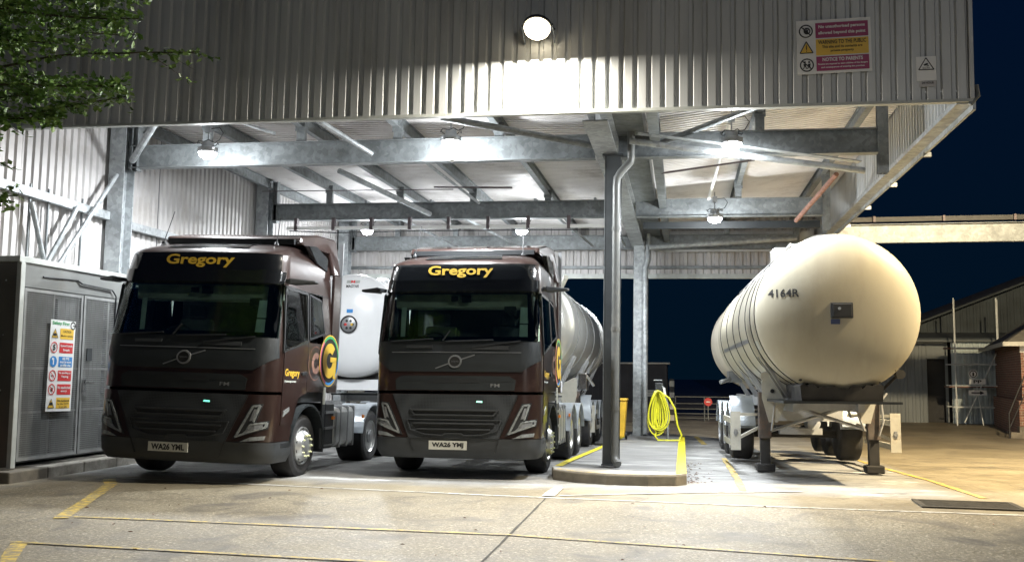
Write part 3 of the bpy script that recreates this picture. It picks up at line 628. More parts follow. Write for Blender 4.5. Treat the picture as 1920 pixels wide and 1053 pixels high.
for c_ in (rowz[0] + .045, rowz[5] + .03):
    P3 = [(.035, c_ - .06), (.185, c_ - .06), (.11, c_ + .075)]
    for p, q in zip(P3, P3[1:] + P3[:1]):
        d = Vector((q[0] - p[0], q[1] - p[1])).normalized(); nn = (-d.y * .004, d.x * .004)
        fpoly(mb, [(p[0] - nn[0], p[1] - nn[1]), (q[0] - nn[0], q[1] - nn[1]), (q[0] + nn[0], q[1] + nn[1]), (p[0] + nn[0], p[1] + nn[1])], flatmap, .015)
mb.build('black_lettering', 'ink', t)

# ================================================================== ENCLOSURE
t = thing('plant_enclosure', 'grey metal plant enclosure with mesh doors on a low concrete plinth', 'enclosure', (0, 0, 0))
Y0, Y1 = 12.77, 18.2; ZT = 3.2
MB().box(-11.6, XE - .04, Y0, Y0 + .05, .2, ZT - .03).build('side_panel', 'encd', t, bevel=.01)
MB().box(-11.6, XE - .3, Y0 + .06, Y1, .2, .24).box(-11.5, XE - .45, Y0 + .06, Y1, .24, ZT - .1).build('inner_casing', 'encl', t)
MB().box(-11.65, XE + .02, Y0 - .03, Y1, ZT - .028, ZT + .06).build('roof_trim', 'trim', t, bevel=.008)
MB().box(XE - .038, XE + .035, Y0 - .01, Y0 + .09, .18, ZT - .03).build('corner_post', 'trim', t, bevel=.008)
MB().box(XE - .03, XE - .01, Y0 + .1, Y1, 2.82, ZT - .03).build('header_panel', 'encl', t)
def mesh_door(y0, y1):
    fr = MB().box(XE - .02, XE + .02, y0, y0 + .05, .27, 2.8).box(XE - .02, XE + .02, y1 - .05, y1, .27, 2.8).box(XE - .018, XE + .018, y0 + .05, y1 - .05, 2.75, 2.8).box(XE - .018, XE + .018, y0 + .05, y1 - .05, .27, .32)
    for z in (.95, 1.6): fr.box(XE - .016, XE + .008, y0 + .05, y1 - .05, z, z + .035)
    fr.box(XE - .014, XE + .004, (y0 + y1) / 2 - .02, (y0 + y1) / 2 + .02, .32, 2.75)
    d = fr.build('mesh_door', 'encm', t)
    mb = MB(); z = .33
    while z < 2.75: mb.box(XE + .009, XE + .013, y0 + .05, y1 - .05, z, z + .011); z += .031
    y = y0 + .1
    while y < y1 - .05: mb.box(XE + .0135, XE + .0155, y, y + .006, .32, 2.75); y += .11
    mb.build('mesh', 'encm', d); return d
d1 = mesh_door(Y0 + .12, Y0 + 1.55)
MB().box(XE - .12, XE - .05, Y0 + 1.0, Y0 + 1.5, .3, 2.7).build('inner_panel', 'encl', t)
d2 = mesh_door(Y0 + 1.58, Y0 + 3.0)
MB().box(XE + .02, XE + .05, Y0 + 1.62, Y0 + 1.68, 1.25, 1.45).tube([(XE + .05, Y0 + 1.65, 1.4), (XE + .12, Y0 + 1.65, 1.4), (XE + .12, Y0 + 1.78, 1.4)], .015, 8).build('handle', 'chrome', d2)
MB().box(XE + .018, XE + .03, Y0 + 1.7, Y0 + 1.84, 1.75, 1.95).build('plate', 'dgrey', d2)
mesh_door(Y0 + 3.03, Y0 + 4.4)
MB().tube([(XE + .0, Y0 + .55, 3.0), (XE + .0, Y0 + 1.4, 3.03), (XE + .02, Y0 + 1.5, 2.98), (XE + .02, Y0 + 2.35, 2.95), (XE + .03, Y0 + 2.45, 2.85), (XE + .03, Y0 + 2.45, 1.3)], .014, 6).build('conduit', 'black', t)
mb = MB()
for z in (.5, 1.3, 2.1, 2.9): mb.lathe([(0, .012), (.01, .012)], (-9.75, Y0 - .02, z), 'y', 8)
mb.build('fixing', 'silver', t)
o = MB().tube([(-10.55, 12.6, .2), (-10.55, 12.6, 1.0), (-10.5, 12.6, 1.1), (-10.0, 12.6, 1.1), (-9.83, 12.6, .98), (-9.83, 12.6, .2)], .022, 8).build('hoop_rail', 'orange', smooth=True)
tag(o, 'orange tubular hoop rail at the left edge in front of the enclosure', 'rail')

# ================================================================== TRUCKS
WT = [(.30, 1.18), (.42, 1.235), (.8, 1.25), (2.0, 1.25), (2.15, 1.243), (2.95, 1.195), (3.15, 1.185), (3.40, 1.15), (3.47, 1.11), (3.55, 1.04), (3.62, .97), (3.66, .88)]
PT = [(.30, .08), (.38, .02), (.6, .0), (1.3, .03), (1.8, .05), (2.12, .10), (2.95, .26), (3.15, .29), (3.38, .34), (3.42, .37), (3.47, .45), (3.55, .66), (3.62, .95), (3.66, 1.2)]
def wz(z): return interp(WT, z)
def yF(x, z):
    W_ = wz(z); r = .27; a = min(abs(x), W_ - 1e-4)
    y = interp(PT, z) + .07 * (a / W_) ** 2; d = a - (W_ - r)
    if d > 0: y += r - math.sqrt(max(0, r * r - d * d))
    return y
def FR(u, v, o): return (u, yF(u, v) - o, v)
def FUP(u, v, o): return (u, yF(u, v) - o * .5, v + o)
def SD(s):
    return lambda u, v, o: (s * (wz(v) + o), u, v)
def loftcab(zs, yb, skip=None, ysd=(.45, 1.22, 1.36, 1.9)):
    mb = MB(); rows = []; keys = None
    for z in zs:
        W_ = wz(z); r = .27
        fx = [W_ - r + r * math.sin(R(a)) for a in (90, 78, 64, 50, 36, 22, 8)] + [(W_ - r) * k / 6 for k in (6, 5, 4, 3, 2, 1, 0)]
        fx = fx + [-q for q in fx[:-1]][::-1]
        yst = yF(W_, z)
        side = [yb] + [q for q in reversed(ysd) if q < yb] ; side = [max(q, yst + .01) for q in side]
        pts = [(W_, q) for q in side] + [(x, yF(x, z)) for x in fx] + [(-W_, q) for q in side[::-1]]
        keys = ['s'] * len(side) + ['f'] * len(fx) + ['s'] * len(side)
        rows.append([mb.bm.verts.new((x, y, z)) for x, y in pts])
    n = len(rows[0])
    for i in range(len(zs) - 1):
        for j in range(n):
            k = (j + 1) % n
            q = [rows[i][j], rows[i][k], rows[i + 1][k], rows[i + 1][j]]
            cx = sum(v.co.x for v in q) / 4; cy = sum(v.co.y for v in q) / 4; cz = sum(v.co.z for v in q) / 4
            if skip and j != n - 1 and skip(cx, cy, cz): continue
            mb.bm.faces.new(q)
    mb.bm.faces.new(rows[0]); mb.bm.faces.new(rows[-1][::-1])
    return mb
def wheel(parent, x, y, r=.5, s=1, style='front', wd=.32):
    # s: +1 outer face towards +x
    w_ = MB().lathe([(-.02 * s, .0001), (-.02 * s, .12), (.05 * s, .12), (.06 * s, .09), (.06 * s, .0001)] if style == 'front' else [(-.12 * s, .0001), (-.12 * s, .13), (-.02 * s, .12), (.0, .08), (.0, .0001)], (x, y, r), 'x', 20).build('wheel', 'dullch', parent, smooth=True)
    h = wd / 2
    MB().lathe([(-wd * s, .29), (-wd * s, .42), (-(wd - .03) * s, r - .02), (-(wd - .07) * s, r), (-.07 * s, r), (-.025 * s, r - .02), (0, .43), (0, .40), (-.02 * s, .30), (-.05 * s, .285)], (x, y, r), 'x', 48).build('tyre', 'rubber', w_, smooth=True)
    if style == 'front': pf = [(-.04 * s, .30), (.0 * s, .295), (.0, .28), (-.03 * s, .26), (-.0 * s, .24), (.05 * s, .20), (.06 * s, .185), (.045 * s, .12)]
    else: pf = [(-.04 * s, .30), (-.01, .295), (-.03 * s, .275), (-.10 * s, .25), (-.17 * s, .21), (-.18 * s, .14), (-.10 * s, .12)]
    MB().lathe(pf, (x, y, r), 'x', 40).build('rim', 'silver' if style != 'trailer' else 'dullch', w_, smooth=True)
    mb = MB(); xo = .055 if style == 'front' else -.165
    for i in range(10):
        a = 2 * math.pi * i / 10; mb.lathe([(xo * s, .018), ((xo + .028) * s, .014)], (x, y + .165 * math.cos(a), r + .165 * math.sin(a)), 'x', 8)
    mb.build('wheel_nut', 'nut' if style == 'front' else 'dullch', w_)
    mb = MB()
    for i in range(10):
        a = 2 * math.pi * (i + .5) / 10
        xx = (.0 if style == 'front' else -.10) * s
        mb.lathe([(xx, .025), (xx + .004 * s, .022)], (x, y + .235 * math.cos(a), r + .235 * math.sin(a)), 'x', 10)
    mb.build('hand_hole', 'black', w_)
    return w_
def arc_strip(x0, x1, cy, cz, r, a0, a1, th=.03, n=16, mb=None):
    mb = mb or MB(); P_ = []
    for i in range(n + 1):
        a = R(a0 + (a1 - a0) * i / n); P_.append((math.cos(a), math.sin(a)))
    for (c0, s0), (c1, s1) in zip(P_, P_[1:]):
        pts = [(x, cy + rr * c_, cz + rr * s_) for x in (x0, x1) for (c_, s_) in ((c0, s0), (c1, s1)) for rr in (r, r + th)]
        mb.hull(pts, [(0, 1, 3, 2), (4, 6, 7, 5), (0, 2, 6, 4), (1, 5, 7, 3), (0, 4, 5, 1), (2, 3, 7, 6)])
    return mb
def polyoff(mb, pts, wd, mapf, t):
    for p, q in zip(pts, pts[1:]):
        d = Vector((q[0] - p[0], q[1] - p[1])).normalized(); nx, nz = -d.y * wd / 2, d.x * wd / 2
        patch(mb, [(p[0] - nx, p[1] - nz), (q[0] - nx, q[1] - nz), (q[0] + nx, q[1] + nz), (p[0] + nx, p[1] + nz)], mapf, t)
    return mb
def truck(loc, rotz, label, plate, plx):
    t = thing('truck', label, 'truck', loc, (R(-.9), 0, rotz), 'brown tractor units')
    def skip(x, y, z):
        if 2.14 < z < 2.90:
            if abs(x) < 1.03 and y < .6: return True
            if abs(x) > 1.17 and (.46 < y < 1.2 or 1.37 < y < 1.88) : return True
        return False
    zs = [1.345, 1.6, 1.85, 2.0, 2.12, 2.3, 2.5, 2.7, 2.92, 3.05, 3.15, 3.28, 3.38, 3.42, 3.47, 3.51, 3.55, 3.59, 3.62, 3.66]
    body = loftcab(zs, 2.25, skip).build('cab', 'brown', t, smooth=40)
    loftcab([.62, .8, 1.0, 1.15, 1.30], .80, None, (.6,)).build('lower_front_panel', 'brown', t, smooth=40)
    loftcab([.30, .34, .42, .52, .612], .86, None, (.6,)).build('bumper', 'mgrey', t, smooth=40)
    loftcab([1.302, 1.343], .78, None, (.6,)).build('seam', 'black', t) if False else None
    MB().prism([(-1.18, .42), (1.18, .42), (1.2, .8), (-1.2, .8)], 'z', 1.29, 1.36).build('seam_gap', 'black', t)
    # underside and inner blocks
    MB().box(-.78, .78, .2, 2.3, .45, 1.32).build('engine_bay', 'black', t)
    MB().box(-1.2, 1.2, .8, 2.2, 1.18, 1.34).build('cab_floor', 'black', t)
    # front skins
    mb = MB(); patch(mb, [(-1.235, 1.84), (-.97, 1.65), (.97, 1.65), (1.235, 1.84), (1.215, 2.14), (-1.215, 2.14)], FR, .009, base=-.01); mb.build('scuttle_panel', 'dgrey', t, smooth=True)
    mb = MB(); patch(mb, [(-.88, 1.36), (.88, 1.36), (.90, 1.52), (.80, 1.585), (-.80, 1.585), (-.90, 1.52)], FR, .006, base=-.01); pn = mb.build('badge_panel', 'dgrey', t, smooth=True)
    mb = MB()
    patch(mb, [(-.40, 1.475), (-.36, 1.545), (-.03, 1.545), (-.03, 1.475)], FR, .009); patch(mb, [(.03, 1.475), (.03, 1.545), (.34, 1.545), (.38, 1.475)], FR, .009); mb.build('air_slot', 'black', pn)
    mb = MB(); polyoff(mb, [(-.86, 1.50), (.84, 1.50)], .008, FR, .008); mb.build('crease', 'black', pn)
    mb = MB(); text(mb, 'FM', .13, .60, 1.44, FR, .010, .01, .055); mb.build('model_lettering', 'dullch', pn)
    mb = MB(); polyoff(mb, [(-.97, 1.955), (.97, 1.955)], .012, FR, .016); mb.build('chrome_strip', 'dullch', t)
    em = MB(); ring(em, .078, .10, 0, 1.81, FR, .022); ring(em, .10, .104, 0, 1.81, lambda u, v, o: FR(u, v, .022 - (0 if math.hypot(u, v - 1.81) < .102 else .014)), .02); polyoff(em, [(-.29, 1.70), (-.09, 1.78)], .018, FR, .014); polyoff(em, [(.09, 1.845), (.29, 1.915)], .018, FR, .014); em = em.build('emblem', 'dullch', t)
    mb = MB(); fpoly(mb, disc(.08, 0, 1.81), FR, .012); mb.build('emblem_disc', 'ink', em); mb = MB(); text(mb, 'VOLVO', .11, 0, 1.81, FR, .018, .0, .022); mb.build('emblem_lettering', 'dullch', em)
    mb = MB(); patch(mb, [(-.66, .615), (.66, .615), (.92, 1.295), (-.92, 1.295)], FR, .010, base=-.01); gr = mb.build('grille', 'grille', t, smooth=True)
    mb = MB()
    for z, a, b in ((1.055, .65, .03), (.975, .58, .02)): polyoff(mb, [(-a, z), (a, z)], b, FR, .035)
    polyoff(mb, [(-.66, 1.07), (-.58, .968)], .02, FR, .03); polyoff(mb, [(.66, 1.07), (.58, .968)], .02, FR, .03)
    polyoff(mb, [(-.60, .845), (.60, .845)], .024, FR, .035); polyoff(mb, [(-.54, .755), (.54, .755)], .02, FR, .035)
    polyoff(mb, [(-.70, .90), (-.64, .74), (-.42, .675), (-.16, .66), (-.12, .69), (.12, .69), (.16, .66), (.42, .675), (.64, .74), (.70, .90), (-.70, .90)], .016, FR, .028)
    mb.build('grille_bar', 'mgrey', gr)
    mb = MB(); patch(mb, [(-.60, .97), (.60, .97), (.64, 1.045), (-.64, 1.045)], FR, .013); patch(mb, [(-.5, .69), (.5, .69), (.62, .83), (-.62, .83)], FR, .013); mb.build('air_intake', 'black', gr)
    mb = MB(); polyoff(mb, [(-.93, 1.29), (-.665, .61), (-.60, .40)], .012, FR, .012); polyoff(mb, [(.93, 1.29), (.665, .61), (.60, .40)], .012, FR, .012); mb.build('panel_gap', 'black', t)
    mb = MB(); patch(mb, [(.33, 1.175), (.42, 1.17), (.42, 1.195), (.34, 1.20)], FR, .014); mb.build('indicator_led', 'Lgreen', t)
    for s in (-1, 1):
        m = lambda u, v, o, s=s: FR(u * s, v, o)
        mb = MB(); patch(mb, [(.76, .655), (1.19, .81), (1.20, .93), (1.06, .90), (1.13, 1.17), (.99, 1.16)], m, .010, .05); hl = mb.build('headlight', 'black', t, smooth=True)
        mb = MB(); polyoff(mb, [(.81, .685), (1.015, 1.13), (1.10, 1.145), (1.03, .91)], .028, m, .022); polyoff(mb, [(.80, .69), (1.17, .835), (1.18, .90), (1.0, .87), (.96, .80)], .028, m, .022); mb.build('light_strip', 'lens', hl)
        mb = MB(); patch(mb, [(.90, .745), (1.14, .835), (1.14, .875), (1.0, .85)], m, .017, .05); patch(mb, [(.98, .92), (1.02, .93), (1.06, 1.09), (1.03, 1.09)], m, .017, .05); mb.build('reflector', 'dullch', hl)
        mb = MB(); patch(mb, [(.86, .618), (1.16, .655), (1.17, .71), (1.0, .69)], m, .012, .05); mb.build('fog_light', 'lens', t)
        sd = SD(s)
        mb = MB(); patch(mb, [(.40, .86), (.80, .86), (.86, 1.1), (1.0, 1.26), (1.27, 1.32), (1.27, 2.12), (.42, 1.93)], sd, .010, base=-.01); dr = mb.build('door', 'brown', t, smooth=True)
        mb = MB(); patch(mb, [(1.05, 1.60), (1.23, 1.62), (1.23, 1.66), (1.05, 1.64)], sd, .03); mb.build('handle', 'black', dr)
        mb = MB(); patch(mb, [(.39, 1.95), (1.24, 2.14), (1.24, 2.86), (.46, 2.88)], sd, .012); g1 = mb.build('door_window', 'glass', t, smooth=True)
        mb = MB(); polyoff(mb, [(.38, 1.94), (1.26, 2.13), (1.26, 2.88), (.46, 2.90), (.38, 1.94)], .035, sd, .016); mb.build('window_frame', 'black', g1)
        mb = MB(); polyoff(mb, [(.40, 1.955), (1.25, 2.15)], .014, sd, .02); mb.build('waist_trim', 'chrome', g1)
        mb = MB(); patch(mb, [(1.34, 2.18), (1.93, 2.3), (1.80, 2.80), (1.34, 2.86)], sd, .012); g2 = mb.build('sleeper_window', 'glass', t, smooth=True)
        mb = MB(); polyoff(mb, [(1.33, 2.17), (1.94, 2.29), (1.81, 2.82), (1.33, 2.88), (1.33, 2.17)], .03, sd, .016); mb.build('window_frame', 'black', g2)
        MB().bar((s * 1.22, .42, 2.985), (s * 1.30, .44, 2.985), .2, .06).hull([(s * 1.29, .33, 2.94), (s * 1.29, .56, 2.94), (s * 1.29, .56, 3.03), (s * 1.29, .33, 3.03), (s * 1.60, .50, 2.975), (s * 1.60, .64, 2.975), (s * 1.60, .64, 3.01), (s * 1.60, .50, 3.01)], [(0, 1, 2, 3), (4, 7, 6, 5), (0, 4, 5, 1), (1, 5, 6, 2), (2, 6, 7, 3), (3, 7, 4, 0)]).build('mirror_camera', 'black', t, bevel=.012)
        MB().box(s * 1.20, s * 1.245, 2.25, 2.56, 1.32, 3.30).build('side_fairing', 'brown', t, bevel=.01)
        MB().box(s * 1.195, s * 1.25, 2.562, 2.585, 1.32, 3.9).build('fairing_edge', 'dullch', t)
        arc_strip(s * .95, s * 1.27, 1.42, .5, .62, -12, 172, .035).build('wheel_arch', 'dgrey', t, smooth=True)
        mb = MB(); patch(mb, [(.45, .98), (.66, 1.06), (.66, 1.12), (.47, 1.06)], sd, .02); mb.build('side_lamp', 'lens', t)
        MB().box(s * 1.05, s * 1.245, .50, .86, .52, .60).box(s * 1.05, s * 1.22, .5, .84, .64, .84).build('step', 'black', t, bevel=.01)
        # wheels
        wheel(t, s * 1.20, 1.42, .5, s, 'front', .34)
        wheel(t, s * 1.22, 4.55, .5, s, 'rear', .5); wheel(t, s * 1.22, 5.90, .5, s, 'rear', .5)
        for yy in (4.55, 5.90): arc_strip(s * .72, s * 1.26, yy, .5, .58, 8, 172, .025).build('mudguard', 'bluish', t, smooth=True)
        # tank pack behind the cab
        fx0, fx1 = (.70, 1.2)
        MB().box(s * fx0, s * fx1, 2.72, 3.75, .40, 1.08).build('fuel_tank', 'silver', t, bevel=.09)
        mb = MB()
        for yy in (2.95, 3.3, 3.6): mb.box(s * (fx0 - .01), s * (fx1 + .012), yy, yy + .05, .38, 1.10)
        mb.build('tank_strap', 'dullch', t, bevel=.02)
        MB().box(s * .8, s * 1.22, 2.20, 2.62, .40, 1.16).build('battery_box', 'black', t, bevel=.03)
        mb = MB().box(s * 1.0, s * 1.24, 2.2, 2.6, .44, .47).box(s * 1.0, s * 1.24, 2.2, 2.6, .72, .76).box(s * 1.0, s * 1.24, 2.2, 2.6, .98, 1.02); mb.build('step', 'dullch', t)
        MB().box(s * 1.22, s * 1.25, 2.5, 2.58, .88, .93).build('marker_light', 'amber', t); MB().box(s * 1.22, s * 1.25, 3.98, 4.04, .86, .92).build('marker_light', 'amber', t)
        MB().box(s * 1.225, s * 1.25, 1.98, 2.10, .42, 1.2).build('arch_trim', 'mgrey', t)
        # seam lines
        mb = MB(); polyoff(mb, [(1.30, 1.36), (1.30, 2.92)], .010, sd, .004); polyoff(mb, [(.45, 2.93), (2.2, 2.90)], .010, sd, .004); polyoff(mb, [(1.3, 1.86), (2.2, 1.80)], .008, sd, .004); mb.build('panel_gap', 'black', t)
        # markings
        flip = (lambda u, v, o, s=s, sd=sd: sd(u, v, o)) if s == 1 else (lambda u, v, o, sd=sd: sd(2 * .70 - u, v, o))
        mb = MB(); text(mb, 'Gregory', .52, .72, 1.62, flip, .014, .028, .14); mb.build('name_lettering', 'yellow', dr)
        mb = MB(); text(mb, 'Delivering winners', .40, .66, 1.50, flip, .014, .01, .04); mb.build('slogan_lettering', 'paper', dr)
        cy, cz_ = 2.17, 1.86
        def cl(u, v, o, s=s, k=0): return (s * (1.25 + o), min(u, 2.56), v)
        mb = MB(); fpoly(mb, disc(.43, cy, cz_, 40), cl, .004); rd = mb.build('roundel', 'ink', t)
        for nm, r0, r1, a0, a1, m in (('outer_ring', .41, .43, -180, 180, 'yellow'), ('green_ring', .365, .405, 0, 130, 'green'), ('blue_ring', .365, .405, -110, 0, 'blue'), ('red_ring', .365, .405, 130, 250, 'pink')):
            mb = MB(); ring(mb, r0, r1, cy, cz_, cl, .008, a0, a1); mb.build(nm, m, rd)
        fl2 = cl if s == 1 else (lambda u, v, o: cl(2 * cy - u, v, o))
        mb = MB(); ring(mb, .13, .29, cy, cz_, fl2, .012, 45, 350); fpoly(mb, [(cy + .02, cz_ - .02), (cy + .29, cz_ - .02), (cy + .29, cz_ + .06), (cy + .02, cz_ + .06)], fl2, .013); fpoly(mb, [(cy + .17, cz_ - .30), (cy + .27, cz_ - .30), (cy + .29, cz_), (cy + .17, cz_)], fl2, .013); mb.build('letter', 'yellow', rd)
        mb = MB(); ring(mb, .26, .275, 1.60, 1.80, cl, .003, 60, 300, 24); ring(mb, .08, .17, 1.62, 1.80, cl, .003, 45, 340, 24); mb.build('ghost_letter', 'rust', t)
        mb = MB(); patch(mb, [(1.98, 1.14), (2.08, 1.14), (2.08, 1.42), (1.98, 1.42)], lambda u, v, o, s=s: (s * (1.25 + o), u, v), .006); mb.build('warning_sticker', 'plate', t)
        MB().lathe([(0, .1), (.02, .1)], (s * .60, 2.2, 3.0), 'z', 8) 
        # roof spoiler side window
        MB().prism([(1.30, 3.66), (1.62, 3.70), (2.12, 3.56), (2.12, 3.34), (1.66, 3.42)], 'x', s * 1.09, s * 1.172).build('deflector_side', 'gloss', t, bevel=.012)
    # windscreen
    mb = MB(); patch(mb, [(-1.21, 2.13), (1.21, 2.13), (1.175, 2.95), (-1.175, 2.95)], FR, .012, .08, .006); ws = mb.build('windscreen', 'glass', t, smooth=True)
    mb = MB(); polyoff(mb, [(-1.13, 2.16), (1.13, 2.16)], .09, FR, .004); polyoff(mb, [(-1.10, 2.92), (1.10, 2.92)], .05, FR, .004)
    for s in (-1, 1): polyoff(mb, [(s * 1.12, 2.13), (s * 1.085, 2.94)], .13, FR, .004)
    mb.build('windscreen_surround', 'gloss', t)
    mb = MB(); patch(mb, [(.93, 2.42), (1.05, 2.42), (1.04, 2.68), (.93, 2.68)], FR, .003); patch(mb, [(.93, 2.20), (1.05, 2.20), (1.05, 2.40), (.93, 2.40)], FR, .003); mb.build('sticker', 'paper', ws)
    mb = MB(); polyoff(mb, [(-1.0, 2.13), (-.35, 2.17)], .02, FR, .035); polyoff(mb, [(-.15, 2.13), (.55, 2.155)], .02, FR, .035); polyoff(mb, [(.25, 2.04), (.95, 2.14)], .02, FR, .035); polyoff(mb, [(-.2, 2.14), (-.1, 2.3)], .015, FR, .04); mb.build('wiper', 'black', t)
    mb = MB(); patch(mb, [(-.75, 2.02), (-.35, 2.02), (-.35, 2.07), (-.75, 2.07)], FR, .022); patch(mb, [(.25, 2.0), (.78, 2.0), (.78, 2.06), (.25, 2.06)], FR, .022); mb.build('wiper_cover', 'mgrey', t)
    # interior
    MB().box(-1.1, 1.1, .42, .85, 1.5, 2.13).box(-1.0, 1.0, .32, .42, 1.6, 2.10).build('dashboard', 'inter', t, bevel=.03)
    MB().box(-1.08, 1.08, .62, .95, 2.70, 2.94).build('overhead_locker', 'headl', t, bevel=.03)
    MB().box(-1.1, 1.1, 2.0, 2.04, 1.4, 2.94).build('rear_curtain', 'inter', t)
    MB().box(-1.08, 1.08, .40, 1.98, 2.945, 2.97).build('headliner', 'headl', t)
    for x in (-.55, .55): MB().box(x - .25, x + .25, 1.35, 1.5, 1.5, 2.45).box(x - .25, x + .25, 1.0, 1.35, 1.4, 1.6).box(x - .14, x + .14, 1.37, 1.47, 2.46, 2.68).build('seat', 'inter', t, bevel=.04)
    MB().tube([(-.55 + .22 * math.cos(a * .2618), .88 + .06 * math.sin(a * .2618), 2.12 + .2 * math.sin(a * .2618)) for a in range(24)], .016, 8, True).bar((-.76, .86, 2.12), (-.34, .86, 2.12), .03, .04).build('steering_wheel', 'mgrey', t, smooth=True)
    MB().box(-.16, -.06, .42, .46, 2.80, 2.88).box(.0, .14, .42, .47, 2.78, 2.90).build('dash_camera', 'black', t)
    MB().box(.62, .80, .62, .69, 2.62, 2.75).bar((.70, .62, 2.62), (.85, .55, 2.52), .05, .05).build('interior_camera', 'mgrey', t)
    MB().hull([(-1.0, .62, 2.14), (-.98, .60, 2.72), (-.90, .60, 2.72), (-.93, .62, 2.14)], [(0, 1, 2, 3)]).build('paper_note', 'paper', t)
    # visor and name panel
    mb = MB(); patch(mb, [(-1.17, 2.94), (1.17, 2.94), (1.17, 3.13), (-1.17, 3.13)], FR, .05, .08, -.01); mb.build('sun_visor', 'gloss', t, smooth=True)
    mb = MB(); patch(mb, [(-1.13, 3.135), (1.13, 3.135), (1.10, 3.40), (-1.10, 3.40)], FR, .010, .08, -.01); hp = mb.build('name_board', 'gloss', t, smooth=True)
    mb = MB(); text(mb, 'Gregory', 1.0, 0, 3.27, FR, .016, .028, .205); mb.build('name_lettering', 'yellow', hp)
    mb = MB(); patch(mb, [(-.60, 3.49), (.60, 3.49), (.50, 3.645), (-.50, 3.645)], FUP, .012, .05, -.005); mb.build('roof_hatch', 'gloss', t, smooth=True)
    # spoiler
    pr = [(1.25, 3.70), (1.30, 3.80), (1.9, 3.93), (2.5, 3.95), (2.56, 3.92), (2.56, 3.30), (2.26, 3.30), (2.26, 3.665), (1.4, 3.67)]
    sp = MB(); n = len(pr); Wd = [1.05, 1.05, 1.08, 1.12, 1.13, 1.235, 1.235, 1.15, 1.08]
    sp.hull([(-Wd[i], p[0], p[1]) for i, p in enumerate(pr)] + [(Wd[i], p[0], p[1]) for i, p in enumerate(pr)], [tuple(range(n)), tuple(range(2 * n - 1, n - 1, -1))] + [(i, i + n, (i + 1) % n + n, (i + 1) % n) for i in range(n)])
    sp.build('roof_spoiler', 'brown', t, bevel=.03)
    MB().box(-.98, .98, 1.20, 1.26, 3.67, 3.75).build('spoiler_gap', 'black', t)
    for x in (-.86, .86):
        a = MB().lathe([(0, .035), (.02, .03), (.05, .015)], (x, .86, 3.6), 'z', 10).tube([(x, .86, 3.63), (x - .02 if x > 0 else x + .06, 1.0, 4.05 if x > 0 else 4.15)], .006, 6)
        a.build('antenna', 'black', t)
    # plate
    yp = yF(plx, .51) - .02
    pl = MB().box(plx - .28, plx + .28, yp - .02, yp, .44, .575).build('number_plate', 'plate', t)
    mb = MB(); text(mb, plate, .47, plx, .508, lambda u, v, o: (u, yp - .02 - o, v), .003, .045, .09); mb.build('plate_lettering', 'ink', pl)
    # chassis
    mb = MB()
    for x in (-.42, .34): mb.box(x, x + .08, 2.3, 6.7, .72, .98)
    mb.box(-.4, .4, 2.5, 2.6, .75, .95).box(-.4, .4, 4.0, 4.1, .75, .95).box(-.4, .4, 6.5, 6.6, .75, .95); mb.build('chassis_rail', 'dgrey', t)
    MB().lathe([(0, .0001), (0, .48), (.05, .5), (.12, .47)], (0, 5.0, 1.0), 'z', 24).box(-.5, .5, 4.6, 5.6, .98, 1.04).build('fifth_wheel', 'black', t)
    MB().box(-1.0, 1.0, 2.62, 2.9, 1.0, 1.12).build('catwalk', 'dgrey', t)
    MB().tube([(-.3, 2.6, 1.6), (-.3, 3.3, 1.25), (-.25, 3.9, 1.7), (-.2, 4.4, 1.5)], .02, 6).tube([(.3, 2.6, 1.6), (.3, 3.3, 1.2), (.25, 3.9, 1.6)], .02, 6).build('air_line', 'black', t)
    return t
# front of cab is local y=0; pitch follows the gentle fall of the slab
tr = truck((-7.14, 13.05, .02), R(0), 'brown tractor unit parked at the left with dark front, number plate ending YML', 'WA26 YML', -.10)
tr.scale = (1.09, 1.06, .985); tr.rotation_euler[1] = R(1.4)
tr = truck((-3.43, 14.55, .02), R(0), 'brown tractor unit in the middle beside the island, number plate ending YMJ', 'WA26 YMJ', -.07)
tr.scale = (1.05, 1.04, .97)

